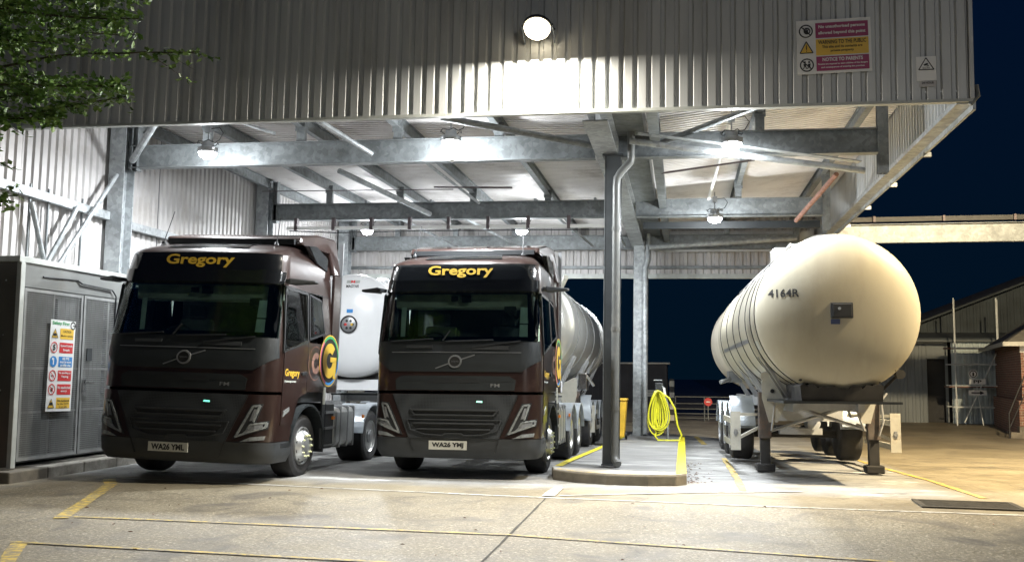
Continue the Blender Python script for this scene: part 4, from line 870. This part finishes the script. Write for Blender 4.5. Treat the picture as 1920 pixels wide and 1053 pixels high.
# ================================================================== TANK TRAILERS
def domeprof(Rr, dep, n=44):
    out = []
    for i in range(n + 1):
        q = i / n; r = Rr * math.sin(q * math.pi / 2) ** .8 if i else .0001
        y = dep * (1 - (max(0, 1 - (r / Rr) ** 2.8)) ** (1 / 2.1)); out.append((y, r))
    return out
def tank(mb, R0, y0, y1, zc_, dep=.36, n=64):
    a = domeprof(R0, dep); b = [(y1 - y, r) for y, r in reversed(a)]
    return mb.lathe([(y0 + y, r) for y, r in a] + b, (0, 0, zc_), 'y', n)
def trailer(loc, rot, label, R0, zc_, L, skin, axle, parked):
    t = thing('tank_trailer', label, 'tank trailer', loc, rot, 'road tank semi-trailers')
    if parked:
        tank(MB(), R0, 0, 8.4, zc_).build('tank', skin, t, smooth=50)
        tank(MB(), R0 - .03, 7.6, L, zc_ - .03).build('rear_tank', 'tankb', t, smooth=50)
        bands = (.50, 1.15, 1.9, 3.0, 4.2, 5.6, 7.2); bm_ = 'ink'
    else:
        tank(MB(), R0, 0, L, zc_).build('tank', skin, t, smooth=50)
        bands = (1.2, 3.0, 5.0, 7.0); bm_ = 'dullch'
    for y in bands: MB().lathe([(y, R0 + .001), (y, R0 + .012), (y + .03, R0 + .012), (y + .03, R0 + .001)], (0, 0, zc_), 'y', 64).build('band', bm_, t, smooth=True)
    if not parked:
        for y in (7.6, 8.1): MB().lathe([(y, R0), (y, R0 + .07), (y + .07, R0 + .07), (y + .07, R0)], (0, 0, zc_), 'y', 64).build('ring_stiffener', 'chrome', t, smooth=True)
    # top fittings
    for y in ((1.5, 6.2) if parked else (2.5, 5.0)):
        MB().lathe([(0, .28), (.12, .28), (.14, .24), (.2, .1)], (0, y, zc_ + R0 - .04), 'z', 24).build('manlid', 'dullch', t, smooth=True)
    MB().box(-.55, -.25, 1.2, L - 1.5, zc_ + R0 - .06, zc_ + R0 - .02).build('walkway', 'tgrey', t)
    if parked: MB().box(-.75, -.45, 1.6, 2.1, zc_ + R0 - .28, zc_ + R0 - .02).tube([(-.45, 1.8, zc_ + R0 - .05), (-.45, 1.8, zc_ + R0 + .08)], .03).build('valve_box', 'cream', t, bevel=.03)
    # chassis
    mb = MB()
    for x in (-.55, .45): mb.box(x, x + .1, 1.2, L - .3, 1.02, 1.22)
    for y in (1.4, 3.5, 5.3, 7.5): mb.box(-.5, .5, y, y + .12, 1.04, 1.2)
    mb.build('chassis_rail', 'tgrey', t)
    MB().box(-.85 if parked else -.62, .85 if parked else .62, .10 if parked else .75, 2.4, 1.17, 1.207).build('kingpin_plate', 'dgrey', t)
    if parked:
        rg = [(-.60 + 1.2 * i / 24, 1.41 + random.uniform(-.03, .035) + .05 * abs(i / 12 - 1) ** 2) for i in range(25)]
        MB().prism([(.58, 1.21), (-.58, 1.21)] + rg, 'y', .13, 1.6).build('front_saddle', 'grime', t)
    else: MB().prism([(-.55, 1.27), (.55, 1.27), (.62, 1.62), (-.62, 1.62)], 'y', .62, 1.6).build('front_saddle', 'grime', t)
    for s in (-1, 1):
        for k, (ya, yb) in enumerate(((1.3, 1.36), (1.7, 1.76), (4.3, 4.36), (4.8, 4.86))):
            MB().bar((s * .60, ya, 1.24), (s * 1.02, ya, zc_ - .62), .06, .05).build('saddle_strut', 'tgrey', t)
        for y0 in (4.3, 6.0, 7.7):
            MB().prism([(s * .5, 1.2), (s * .62, 1.2), (s * 1.12, zc_ - .45), (s * .9, zc_ - .75)], 'y', y0, y0 + .05).build('saddle_bracket', 'tgrey', t)
        # landing leg
        lx = s * .88; ly = 2.2
        if not parked: ly = 2.9
        zt = 1.32; zb = .0 if parked else .45
        lg = MB().box(lx - .10, lx + .10, ly - .09, ly + .09, .55 if parked else .75, zt).build('landing_leg', 'legs', t, bevel=.008)
        MB().box(lx - .08, lx + .08, ly - .07, ly + .07, zb + .1, .75).build('inner_leg', 'grime', lg)
        MB().box(lx - .15, lx + .15, ly - .13, ly + .13, zb, zb + .13).build('foot', 'grime', lg, bevel=.02)
        MB().prism([(lx + s * -.06, zt - .5), (lx - s * .20, zt - .5), (lx - s * .42, zt + .02), (lx - s * .40, zt + .12), (lx - s * .02, zt + .32), (lx + s * .05, zt + .3), (lx + s * .05, zt - .1)], 'y', ly - .13, ly - .10).build('gusset', 'cream', t)
        if parked: MB().lathe([(0, .035), (.004, .035)], (lx - s * .12, ly - .136, zt + .02), 'y', 16).build('gusset_hole', 'ink', t)
        # side guard frame
        gx = s * 1.33 if parked else s * 1.2; gy = 2.55 if parked else 3.6
        g_ = MB().box(gx - .085, gx + .085, gy, gy + .03, .32, .98).build('side_guard', 'cream', t)
        MB().bar((gx, gy + .05, .93), (s * .6, gy + .3, .93), .04, .05).bar((gx, gy + .05, .50), (s * .75, gy + .3, .78), .04, .05).build('guard_arm', 'cream', g_)
        MB().box(gx - .02 * s, gx + .02 * s, gy + .03, gy + 2.4, .35, .45).box(gx - .02 * s, gx + .02 * s, gy + .03, gy + 2.4, .75, .85).build('guard_rail', 'cream', g_)
        MB().lathe([(-.012, .0001), (-.012, .035), (0, .04)], (gx, gy, .62), 'y', 14).box(gx - .025, gx + .025, gy - .008, gy, .56, .68).build('marker_lamp', 'dullch', g_)
        # axles
        for i in range(3):
            yy = axle + i * 1.31
            wheel(t, s * 1.22, yy, .5, s, 'trailer', .42)
            mb = arc_strip(s * .78, s * 1.26, yy, .5, .58, 12, 168, .02)
            mb.build('mudguard', 'bluish', t, smooth=True)
        mb = arc_strip(s * .80, s * 1.24, axle - .02, .58, .64, 100, 172, .02); mb.build('mudguard_skirt', 'bluish', t)
    for i in range(3): MB().tube([(-1.0, axle + i * 1.31, .5), (1.0, axle + i * 1.31, .5)], .07).build('axle', 'grime', t)
    ly = 2.2 if parked else 2.9
    MB().tube([(-.82, ly, 1.22), (.80, ly, .70)], .028, 8).tube([(-.80, ly + .06, .66), (.82, ly + .06, 1.20)], .028, 8).tube([(-.72, ly - .12, 1.15), (-.78, ly - .12, .68)], .02, 8).build('cross_brace', 'tgrey', t, smooth=True)
    MB().tube([(.42, ly - .1, 1.18), (.5, ly - .16, .92), (.62, ly - .16, .95), (.72, ly - .12, .70)], .022, 8).tube([(.95, ly - .12, .62), (1.02, ly - .14, .85), (1.0, ly - .12, 1.2), (1.1, ly - .1, 1.32)], .018, 8).build('crank_handle', 'tgrey' if parked else 'grime', t, smooth=True)
    MB().lathe([(0, .0001), (.01, .12), (.5, .12), (.51, .0001)], (.3, 4.4, .72), 'y', 20).build('air_tank', 'tgrey', t, smooth=True)
    MB().box(-.75, .75, 4.0, 4.06, .78, 1.02).box(-.3, .5, 4.7, 5.2, .5, .62).build('underframe_box', 'tgrey', t)
    if parked:
        MB().box(-.16, .16, -.03, .02, zc_ - .10, zc_ + .13).box(-.135, .135, -.045, -.031, zc_ - .08, zc_ + .11).build('instrument_box', 'black', t, bevel=.008)
        MB().lathe([(-.06, .022), (-.045, .022)], (-.04, 0, zc_ + .04), 'y', 12).build('gauge', 'dullch', t)
        MB().box(-.16, -.03, -.012, .03, zc_ - .19, zc_ - .115).build('data_plate', mat('blue_label', (.03, .05, .13), .5), t)
        def dm(u, v, o):
            r = math.hypot(u, v - zc_); return (u, .36 * (1 - max(0, 1 - (r / R0) ** 2.8) ** (1 / 2.1)) - o, v)
        mb = MB(); text(mb, '4164R', .44, -.82, zc_ + .28, dm, .004, .02, .125); mb.build('fleet_lettering', 'ink', t)
        # dirt below the dome
        mb = MB()
        for k in range(70):
            a = R(-90 + random.gauss(0, 13)); rr = R0 * random.uniform(.965, .99)
            x, z = rr * math.cos(a), zc_ + rr * math.sin(a); s = random.uniform(.015, .04)
            p = [(x + s * random.uniform(.6, 1) * math.cos(q * .7), z + .6 * s * random.uniform(.6, 1) * math.sin(q * .7)) for q in range(9)]
            p = [q for q in p if math.hypot(q[0], q[1] - zc_) < R0 * .995]
            if len(p) > 2: fpoly(mb, p, dm, .004 + .0002 * k)
        mb.build('grime_patch', 'grime', t)
        # grey side stripe and label
        mb = MB(); A = R(197)
        for k in range(1):
            pts = []
            for y in (1.95, 7.0):
                for a in (A - .03, A + .03): pts.append(((R0 + .004) * math.cos(a), y, zc_ + (R0 + .004) * math.sin(a)))
            mb.hull(pts, [(0, 1, 3, 2)])
        mb.build('side_stripe', 'dullch', t)
        mb = MB(); A = R(203); pts = []
        for y in (.75, 1.05):
            for a in (A - .06, A + .06): pts.append(((R0 + .004) * math.cos(a), y, zc_ + (R0 + .004) * math.sin(a)))
        mb.hull(pts, [(0, 1, 3, 2)]); mb.build('side_label', 'trim', t)
        MB().lathe([(-.03, .0001), (-.03, .07), (.03, .07), (.03, .0001)], (-1.0, 1.1, zc_ - .95), 'y', 16).build('hose_coupling', 'cream', t)
        MB().lathe([(-.06, .0001), (-.06, .07), (.06, .07), (.06, .0001)], (.98, .75, 1.62), 'y', 14).bar((.95, .8, 1.6), (.62, .9, 1.25), .05, .04).build('line_coupling', 'grime', t)
        MB().tube([(-.8, 7.9, 1.62), (-1.2, 7.5, 1.50)], .045, 10).box(-1.0, -.7, 7.7, 8.2, 1.5, 1.75).build('outlet_valve', 'dullch', t, smooth=True)
    else:
        MB().lathe([(-.02, .0001), (-.02, .15), (.0, .19), (.03, .20), (.03, .0001)], (.02, 0, zc_), 'y', 32).build('sight_glass', 'dullch', t, smooth=True)
        ring_ = MB(); ring(ring_, .165, .20, .02, zc_, lambda u, v, o: (u, -o, v), .024); ring_.build('sight_glass_rim', 'ink', t)
        mb = MB()
        for k in range(6): fpoly(mb, disc(.03, .02 + .09 * math.cos(k * 1.05), zc_ + .09 * math.sin(k * 1.05), 10), flatmap, .025)
        mb.build('valve_cap', 'ink', t); mb = MB(); fpoly(mb, disc(.03, .09, zc_, 10), flatmap, .027); mb.build('valve_knob', 'yellow', t)
        mb = MB(); fpoly(mb, disc(.03, -.05, zc_, 10), flatmap, .027); mb.build('valve_knob', 'red', t)
        def dm(u, v, o):
            r = math.hypot(u, v - zc_); return (u, .36 * (1 - max(0, 1 - (r / R0) ** 2.8) ** (1 / 2.1)) - o, v)
        mb = MB(); text(mb, 'MAGYAR', .30, .05, zc_ + .86, dm, .005, .03, .07); mb.build('maker_lettering', 'ink', t)
        mb = MB(); patch(mb, [(-.10, zc_ + .93), (.0, zc_ + .93), (.0, zc_ + 1.0), (-.10, zc_ + 1.0)], dm, .010, .03); patch(mb, [(.10, zc_ + .93), (.2, zc_ + .93), (.2, zc_ + 1.0), (.10, zc_ + 1.0)], dm, .010, .03); mb.build('emblem_flag', 'trim', t)
        mb = MB(); text(mb, 'M', .09, .05, zc_ + .965, dm, .014, .03, .065); mb.build('emblem_letter', 'red', t)
        mb = MB(); patch(mb, [(-.04, zc_ + .26), (.10, zc_ + .26), (.10, zc_ + .34), (-.04, zc_ + .34)], dm, .010, .05); mb.build('blue_label', 'blue', t)
        MB().box(-.85, .85, .5, .56, 1.28, 1.52).build('front_board', 'tankw2', t)
        MB().tube([(.55, 2.4, zc_ + 1.0), (.75, 2.0, zc_ + 1.25)], .06, 10).build('vent_pipe', 'cream', t, smooth=True)
        for s in (-1, 1): MB().box(s * .95, s * 1.15, 2.9, 3.5, 1.35, 1.75).tube([(s * 1.1, 3.0, 1.75), (s * 1.3, 3.2, 1.45)], .04, 8).build('outlet_valve', 'chrome', t, bevel=.02)
    return t
PIT = R(-1.15)
trailer((-7.28, 20.6, gz(20.6) + .02), (PIT, 0, R(0)), 'clean white tank trailer coupled to the left brown truck', 1.16, 2.72, 8.8, 'tankw2', 5.2, False)
trailer((-3.42, 20.6, gz(20.6) + .02), (PIT, 0, R(0)), 'dull steel tank trailer coupled to the middle truck beside the island', 1.15, 2.72, 8.8, 'steel', 3.4, False)
trailer((2.33, 15.0, .02), (R(-.6), 0, R(2.2)), 'cream tank trailer parked on its landing legs, fleet number 4164R on the domed end', 1.205, 2.53, 11.2, 'tankw', 5.0, True)

# ================================================================== SMALL THINGS
# wheelie bin
yb = 24.5
t = thing('wheelie_bin', 'yellow wheelie bin standing behind the front column', 'bin', (-1.62, yb, gz(yb) + .16))
MB().hull([(-.2, -.22, .08), (.2, -.22, .08), (.2, .22, .08), (-.2, .22, .08), (-.26, -.28, .95), (.26, -.28, .95), (.26, .3, .95), (-.26, .3, .95)], [(0, 3, 2, 1), (4, 5, 6, 7), (0, 1, 5, 4), (1, 2, 6, 5), (2, 3, 7, 6), (3, 0, 4, 7)]).build('bin_body', 'binm', t, bevel=.02)
MB().box(-.28, .28, -.31, .33, .955, 1.02).build('lid', 'binm', t, bevel=.03); MB().lathe([(0, .1), (.05, .1)], (.2, .22, .1), 'x', 16).build('wheel', 'black', t); MB().lathe([(0, .1), (.05, .1)], (-.25, .22, .1), 'x', 16).build('wheel', 'black', t)
# hose post and hose
hy = 24.6; hz = gz(hy) + .15
t = thing('hose_stand', 'slim steel hose stand with a black hook beside the far column', 'stand', (-.55, hy, hz))
MB().tube([(.18, .1, 0), (.18, .1, .9), (.05, .0, 1.35)], .03, 8).build('post', 'galvl', t); MB().box(-.12, .08, -.02, .1, 1.18, 1.42).build('hanger', 'black', t, bevel=.02)
MB().tube([(-.15, .02, 1.48), (.06, .02, 1.48)], .015, 6).build('top_rail', 'galvl', t); MB().box(.06, .12, -.1, 0, .55, .85).tube([(.1, -.05, 1.3), (.13, -.05, 1.1)], .03, 8).build('nozzle', 'white', t, bevel=.01)
h = MB()
for i in range(11):
    w0 = .04 + .028 * i + random.uniform(-.02, .02); dz = .82 + random.uniform(-.2, .1) + .03 * i; ox = random.uniform(-.03, .03)
    h.tube([(-.05 + ox + w0 * math.sin(2 * math.pi * k / 28) * (1 - .55 * (.5 + .5 * math.cos(2 * math.pi * k / 28))), -.04 - .02 * i, 1.22 - dz * (.5 - .5 * math.cos(2 * math.pi * k / 28))) for k in range(28)], .018, 8, True)
h.tube([(.0, -.1, 1.2), (.22, -.12, 1.05), (.36, -.14, .8), (.42, -.15, .4), (.52, -.18, .15), (.46, -.22, .03), (.2, -.25, .025), (-.05, -.25, .03), (-.12, -.2, .12), (-.05, -.15, .4)], .024, 8)
o = h.build('hose_coil', 'hose', smooth=True); o.location = (-.55, hy, hz); tag(o, 'bright yellow hose coiled on the stand with a loop trailing on the island', 'hose')
# far wall, notice, hazard post
t = thing('container_store', 'low dark container store beyond the back of the canopy', 'container', (0, 0, 0))
MB().box(-6.4, -.62, 40, 43, -.35, 2.02).build('wall', 'dark', t); mb = MB()
for i in range(24): mb.box(-6.3 + i * .235, -6.2 + i * .235, 39.97, 40.0, -.3, 1.9)
mb.build('rib', 'dark', t); MB().box(-6.5, -.5, 39.9, 43, 2.022, 2.08).build('roof_edge', 'cream', t)
t = thing('wall_notice', 'small grey notice on the dark container near the striped post', 'sign', (-1.25, 39.93, .85)); MB().box(-.2, .2, -.01, .01, -.13, .13).build('board', 'trim', t)
mb = MB(); text(mb, 'NOTICE', .25, 0, .05, flatmap, .014, .02, .05); text(mb, 'NO ENTRY', .28, 0, -.05, flatmap, .014, .01, .04); mb.build('lettering', 'ink', t)
t = thing('hazard_post', 'black and cream striped corner post at the end of the dark container', 'post', (-.42, 39.8, -.32))
MB().box(-.09, .09, -.09, .09, 0, 1.75).build('post', 'ink', t); mb = MB()
for i in range(4): mb.box(-.093, .093, -.093, .093, .1 + i * .45, .32 + i * .45)
mb.build('stripe', 'cream', t)
# gate and fence line
t = thing('field_gate', 'tubular metal gate with five rails closing the far yard', 'gate', (-.3, 42, -.32))
mb = MB()
for z in (.12, .3, .5, .72, 1.0): mb.tube([(0, 0, z), (3.6, 0, z)], .022, 6)
mb.build('rail', 'galv', t)
for x in (0, 1.2, 2.4, 3.6): MB().tube([(x, 0, 0), (x, 0, 1.02)], .03, 6).build('post', 'galv', t)
t = thing('stop_disc', 'round red sign fixed on the far gate', 'sign', (1.05, 41.9, .48)); MB().lathe([(-.01, .0001), (-.01, .17), (.01, .17), (.01, .0001)], (0, 0, 0), 'y', 24).build('disc', 'red', t); MB().box(-.09, .09, -.016, -.011, -.02, .02).build('bar', 'white', t)
MB().box(-.015, .015, .011, .03, -.75, .1).build('bracket', 'galv', t)
o = MB().box(3.4, 9.2, 44, 44.05, -.32, 1.0).build('boundary_fence', 'dark'); tag(o, 'low dark boundary fence behind the parked trailer', 'fence')

# ================================================================== SHED AND SCAFFOLD
t = thing('barn', 'large dark gabled barn at the back right', 'barn', (0, 0, 0))
MB().prism([(9.3, -.32), (9.3, 3.5), (19, 7.3), (28, 3.5), (28, -.32)], 'y', 46, 60).build('gable_wall', 'shedr', t)
mb = MB(); mb.corr((9.2, 45.98, 3.5), Vector((9.8, 0, 3.84)).normalized(), (0, 0, -1), (0, -1, 0), 10.3, 2.4, .3, .03); mb.build('gable_cladding', 'shedr', t)
MB().bar((9.0, 45.7, 3.45), (19, 45.7, 7.4), .5, .08).build('verge', 'shedr', t)
t = thing('lean_to_shed', 'low corrugated lean-to shed with a dark open doorway', 'shed', (0, 0, 0))
MB().corr((8.2, 43.8, -.32), (1, 0, 0), (0, 0, 1), (0, -1, 0), 1.98, 3.4, .3, .03).corr((10.9, 43.8, -.32), (1, 0, 0), (0, 0, 1), (0, -1, 0), .12, 3.4, .3, .03).box(10.18, 10.9, 43.78, 43.82, 2.35, 3.08).build('wall', 'shed', t)
MB().box(8.3, 13.4, 44.3, 44.4, -.32, 3.3).build('doorway', 'ink', t)  # black sheet behind the wall, standing in for the dark interior
MB().corr((11.03, 43.3, -.32), (1, 0, 0), (0, 0, 1), (0, -1, 0), 2.4, 3.5, .2, .03).build('pale_wall', 'shedl', t)
MB().hull([(8.0, 43.3, 3.12), (14, 43.1, 3.12), (14, 46.2, 3.5), (8.4, 46.2, 3.5), (8.0, 43.3, 3.2), (14, 43.1, 3.2), (14, 46.2, 3.58), (8.4, 46.2, 3.58)], [(0, 3, 2, 1), (4, 5, 6, 7), (0, 1, 5, 4), (1, 2, 6, 5), (2, 3, 7, 6), (3, 0, 4, 7)]).build('roof', 'shedr', t)
MB().tube([(8.0, 43.2, 3.08), (14, 43.0, 3.08)], .05, 8).build('gutter', 'shed', t)
t = thing('scaffold', 'scaffold of upright tubes and boards in front of the pale shed wall', 'scaffold', (0, 0, 0))
for x, y in ((10.75, 41.6), (11.0, 42.5), (12.35, 41.6), (12.65, 42.5)): MB().tube([(x, y, -.32), (x, y, 4.75)], .028, 8).build('standard', 'scaf', t)
for z in (.4, 1.25, 2.1, 2.75): MB().tube([(10.6, 41.55, z), (13.4, 41.55, z)], .024, 6).tube([(10.6, 42.45, z), (13.4, 42.45, z)], .024, 6).build('ledger', 'scaf', t)
for z in (1.18, 2.72): MB().box(10.5, 13.5, 41.6, 42.4, z, z + .05).build('board', 'rust', t)
MB().tube([(11.0, 41.5, -.2), (12.3, 41.5, 2.6)], .024, 6).tube([(11.7, 41.5, -.3), (11.5, 41.5, 1.2)], .02, 6).build('brace', 'scaf', t)
for lab, x, z, kind in (('round no-walking sign on the shed scaffold', 11.35, 1.72, 'r'), ('white parking board under the round sign', 11.5, 1.42, 'p'), ('white board with a black arrow on the scaffold', 11.5, .98, 'a')):
    t = thing('yard_sign', lab, 'sign', (x, 41.4, z))
    if kind == 'r':
        MB().lathe([(-.01, .0001), (-.01, .17), (.01, .17), (.01, .0001)], (0, 0, 0), 'y', 24).build('board', 'white', t); mb = MB(); ring(mb, .11, .14, 0, 0, flatmap, .013); fpoly(mb, disc(.03, 0, .04, 10), flatmap, .013); fpoly(mb, [(-.035, -.08), (.035, -.08), (.03, .02), (-.03, .02)], flatmap, .013); mb.build('pictogram', 'ink', t)
    else:
        w0 = .30 if kind == 'p' else .33; MB().box(-w0, w0, -.01, .01, -.10, .10).build('board', 'white', t); mb = MB()
        if kind == 'p': text(mb, 'PP', .3, 0, 0, flatmap, .013, .03, .13)
        else: rect(mb, -.24, .08, -.025, .025, .013); fpoly(mb, [(.08, -.075), (.24, 0), (.08, .075)], flatmap, .013)
        mb.build('lettering', 'ink', t)
# brick building
t = thing('brick_cottage', 'small brick building with a barred sash window at the right edge', 'building', (10.85, 34.2, 0), (0, 0, R(-11)))
MB().box(0, 9, 0, 8, -.4, 2.72).build('wall', 'brick', t); MB().box(-.12, 9, -.12, 8, -.4, .85).build('plinth', 'brick', t)
MB().hull([(-.5, -.5, 2.70), (9.5, -.5, 2.70), (9.5, 8.5, 2.70), (-.5, 8.5, 2.70), (3.2, 4, 5.3), (6, 4, 5.3)], [(0, 3, 2, 1), (0, 1, 5, 4), (1, 2, 5), (2, 3, 4, 5), (3, 0, 4)]).build('roof', 'tile', t)
MB().box(-.53, 9.5, -.56, -.502, 2.60, 2.74).box(-.56, -.532, -.5, 8.5, 2.60, 2.74).build('fascia_board', 'cream', t)
MB().box(-.03, 9, -.05, -.002, 2.4, 2.69).build('frieze_board', 'cream', t)
wn = MB().box(.10, .68, -.04, .0, 1.14, 1.20).box(.10, .68, -.04, .0, 2.33, 2.39).box(.10, .16, -.04, .0, 1.20, 2.33).box(.62, .68, -.04, .0, 1.20, 2.33).build('window', 'white', t)
MB().box(.16, .62, -.012, -.004, 1.20, 2.33).build('pane', 'gloss', wn)
for i in range(4): MB().box(.225 + i * .10, .25 + i * .10, -.045, -.02, 1.20, 2.33).build('glazing_bar', 'white', wn)
MB().box(.16, .62, -.05, -.02, 1.74, 1.79).build('transom', 'white', wn)
MB().box(.04, .74, -.14, .0, 1.06, 1.12).build('sill', 'white', t)
MB().box(.85, 1.2, -.03, .0, 1.55, 1.95).build('notice', 'red', t)
t2 = thing('wall_light', 'small glowing bulkhead light on the brick wall at the right edge', 'wall light', (11.7, 33.93, 2.35), (0, 0, R(-11))); MB().box(-.14, .14, -.1, 0, -.06, .10).build('housing', 'white', t2); MB().box(-.12, .12, -.15, -.10, -.04, .08).build('lens', 'Lsmall', t2)
ld = bpy.data.lights.new('wall_lamp', 'POINT'); ld.energy = 25; ld.color = (1, .8, .62); ld.shadow_soft_size = .08; lo = bpy.data.objects.new('wall_lamp', ld); C.objects.link(lo); lo.parent = t2; lo.location = (0, -.3, 0)
t = thing('step_railing', 'black metal handrail in front of the small brick building', 'railing', (10.85, 34.2, 0), (0, 0, R(-11)))
for x, z in ((-.50, .45), (.22, 1.66), (.66, 1.66), (1.4, 1.66)): MB().tube([(x, -.9, -.32), (x, -.9, z)], .025, 6).build('post', 'ink', t)
MB().tube([(-.50, -.9, .45), (-.02, -.9, 1.66), (2.2, -.9, 1.66)], .028, 6).build('handrail', 'ink', t)
MB().tube([(-.50, -.9, .0), (-.02, -.9, 1.1), (2.2, -.9, 1.1)], .02, 6).build('mid_rail', 'ink', t)
for i in range(4): MB().box(-.45 + i * .25, 2, -.75, -.15, -.32 + i * .18, -.14 + i * .18 - .003).build('step', 'kerbd', t)

# ================================================================== TREE
t = thing('tree', 'leafy green tree whose branches hang over the top left of the fascia', 'tree', (-9.0, 8.2, 0))
MB().tube([(0, 0, -.1), (.05, 0, 2), (-.05, .1, 4), (.1, .1, 6.5), (0, 0, 8.5)], [.2, .16, .13, .09, .03], 10).build('trunk', 'bark', t, smooth=True)
br = MB(); lf = MB()
def leaf(p, s):
    d = Vector((random.gauss(0, 1), random.gauss(0, 1), random.gauss(0, .5))).normalized(); n_ = Vector((random.gauss(0, .6), random.gauss(0, .6), 1)).normalized()
    sd = d.cross(n_).normalized(); p = Vector(p)
    a, b, c_, e = p, p + d * s * .5 + sd * s * .3 - n_ * s * .05, p + d * s, p + d * s * .5 - sd * s * .3 - n_ * s * .05
    v = [lf.bm.verts.new(q) for q in (a, b, c_, e)]; lf.bm.faces.new((v[0], v[1], v[2])); lf.bm.faces.new((v[0], v[2], v[3]))
def twig(p0, p1, dens, spread, r=.008, sag=.08):
    p0, p1 = Vector(p0), Vector(p1); L = (p1 - p0).length; n = max(3, int(L / .18)); P_ = []
    off = Vector((0, 0, 0))
    for i in range(n + 1):
        q = i / n; off += Vector((random.gauss(0, .02), random.gauss(0, .03), random.gauss(0, .02)))
        P_.append(p0.lerp(p1, q) + off * math.sin(q * 3.14) + Vector((0, 0, sag * math.sin(q * 3.14))))
    br.tube(P_, [r * (1 - .75 * i / n) for i in range(n + 1)], 6)
    for i in range(int(L * dens)):
        q = random.random() ** .8; k = min(n - 1, int(q * n)); p = P_[k].lerp(P_[k + 1], q * n - k)
        sp_ = spread * (1.1 - .7 * q)
        leaf(p + Vector((random.gauss(0, sp_), random.gauss(0, sp_), random.gauss(0, sp_ * .7))), random.uniform(.045, .10))
    return P_
# world targets, converted to local
def lc(x, y, z): return (x + 9.0, y - 8.2, z)
mains = [((-4.55, 8.5, 4.66), 4.3, 70, .05), ((-5.15, 8.4, 4.98), 5.2, 120, .09), ((-5.3, 8.5, 4.25), 4.0, 150, .09), ((-5.5, 8.8, 4.45), 4.5, 190, .13), ((-5.45, 8.6, 5.1), 5.3, 190, .14),
         ((-5.95, 8.5, 4.05), 3.9, 170, .10), ((-5.9, 8.2, 4.7), 4.8, 260, .17), ((-5.8, 8.9, 5.4), 5.6, 260, .18), ((-6.2, 8.4, 4.3), 4.2, 260, .15), ((-6.1, 8.0, 5.0), 5.0, 260, .18), ((-5.6, 9.2, 5.5), 5.6, 240, .18),
         ((-4.95, 8.7, 5.35), 5.5, 90, .08), ((-6.3, 8.3, 3.2), 3.5, 90, .07), ((-6.6, 8.3, 3.5), 3.7, 90, .08), ((-5.9, 9.4, 5.2), 5.2, 220, .2), ((-6.4, 9.2, 4.6), 4.8, 240, .2)]
for (tx, ty, tz), z0, dens, spd in mains:
    st = lc(-9.0, 8.2, z0 - .2); en = lc(tx, ty, tz)
    P_ = twig(st, en, dens, spd, .022)
    for k in range(9):
        i = random.randint(len(P_) // 3, len(P_) - 2); a = P_[i]
        e = a + Vector((random.uniform(.15, .45), random.gauss(0, .15), random.uniform(-.22, .12)))
        twig(a, e, dens * .5, spd * .45, .006, .02)
br.build('limb', 'bark', t, smooth=True); lf.build('crown', 'leaf', t, norm=False)

# ================================================================== one object per loose piece
def split_loose(o):
    me = o.data; b = bmesh.new(); b.from_mesh(me); seen = set(); isl_ = []
    b.verts.ensure_lookup_table()
    for v in b.verts:
        if v.index in seen: continue
        st = [v]; seen.add(v.index); comp = []
        while st:
            q = st.pop(); comp.append(q.index)
            for e in q.link_edges:
                p = e.other_vert(q)
                if p.index not in seen: seen.add(p.index); st.append(p)
        isl_.append(set(comp))
    b.free()
    if len(isl_) < 2: return
    src = me.copy()
    for i, comp in enumerate(isl_):
        m2 = src.copy(); c = bmesh.new(); c.from_mesh(m2); c.verts.ensure_lookup_table()
        bmesh.ops.delete(c, geom=[v for v in c.verts if v.index not in comp], context='VERTS'); c.to_mesh(m2); c.free()
        if i == 0: o.data = m2
        else:
            d = o.copy(); d.data = m2; C.objects.link(d); d.parent = o.parent
bpy.context.view_layer.update()
for o in list(bpy.data.objects):
    if o.type == 'MESH' and o.name.split('.')[0] in ('trunking_bracket', 'wiper_cover', 'air_slot', 'maroon_panel', 'air_line', 'fixing', 'dash_camera', 'tank_strap', 'step', 'guard_rail', 'air_intake', 'spine_beam', 'yellow_panel', 'red_panel', 'fascia_board', 'panel_gap'):
        split_loose(o)
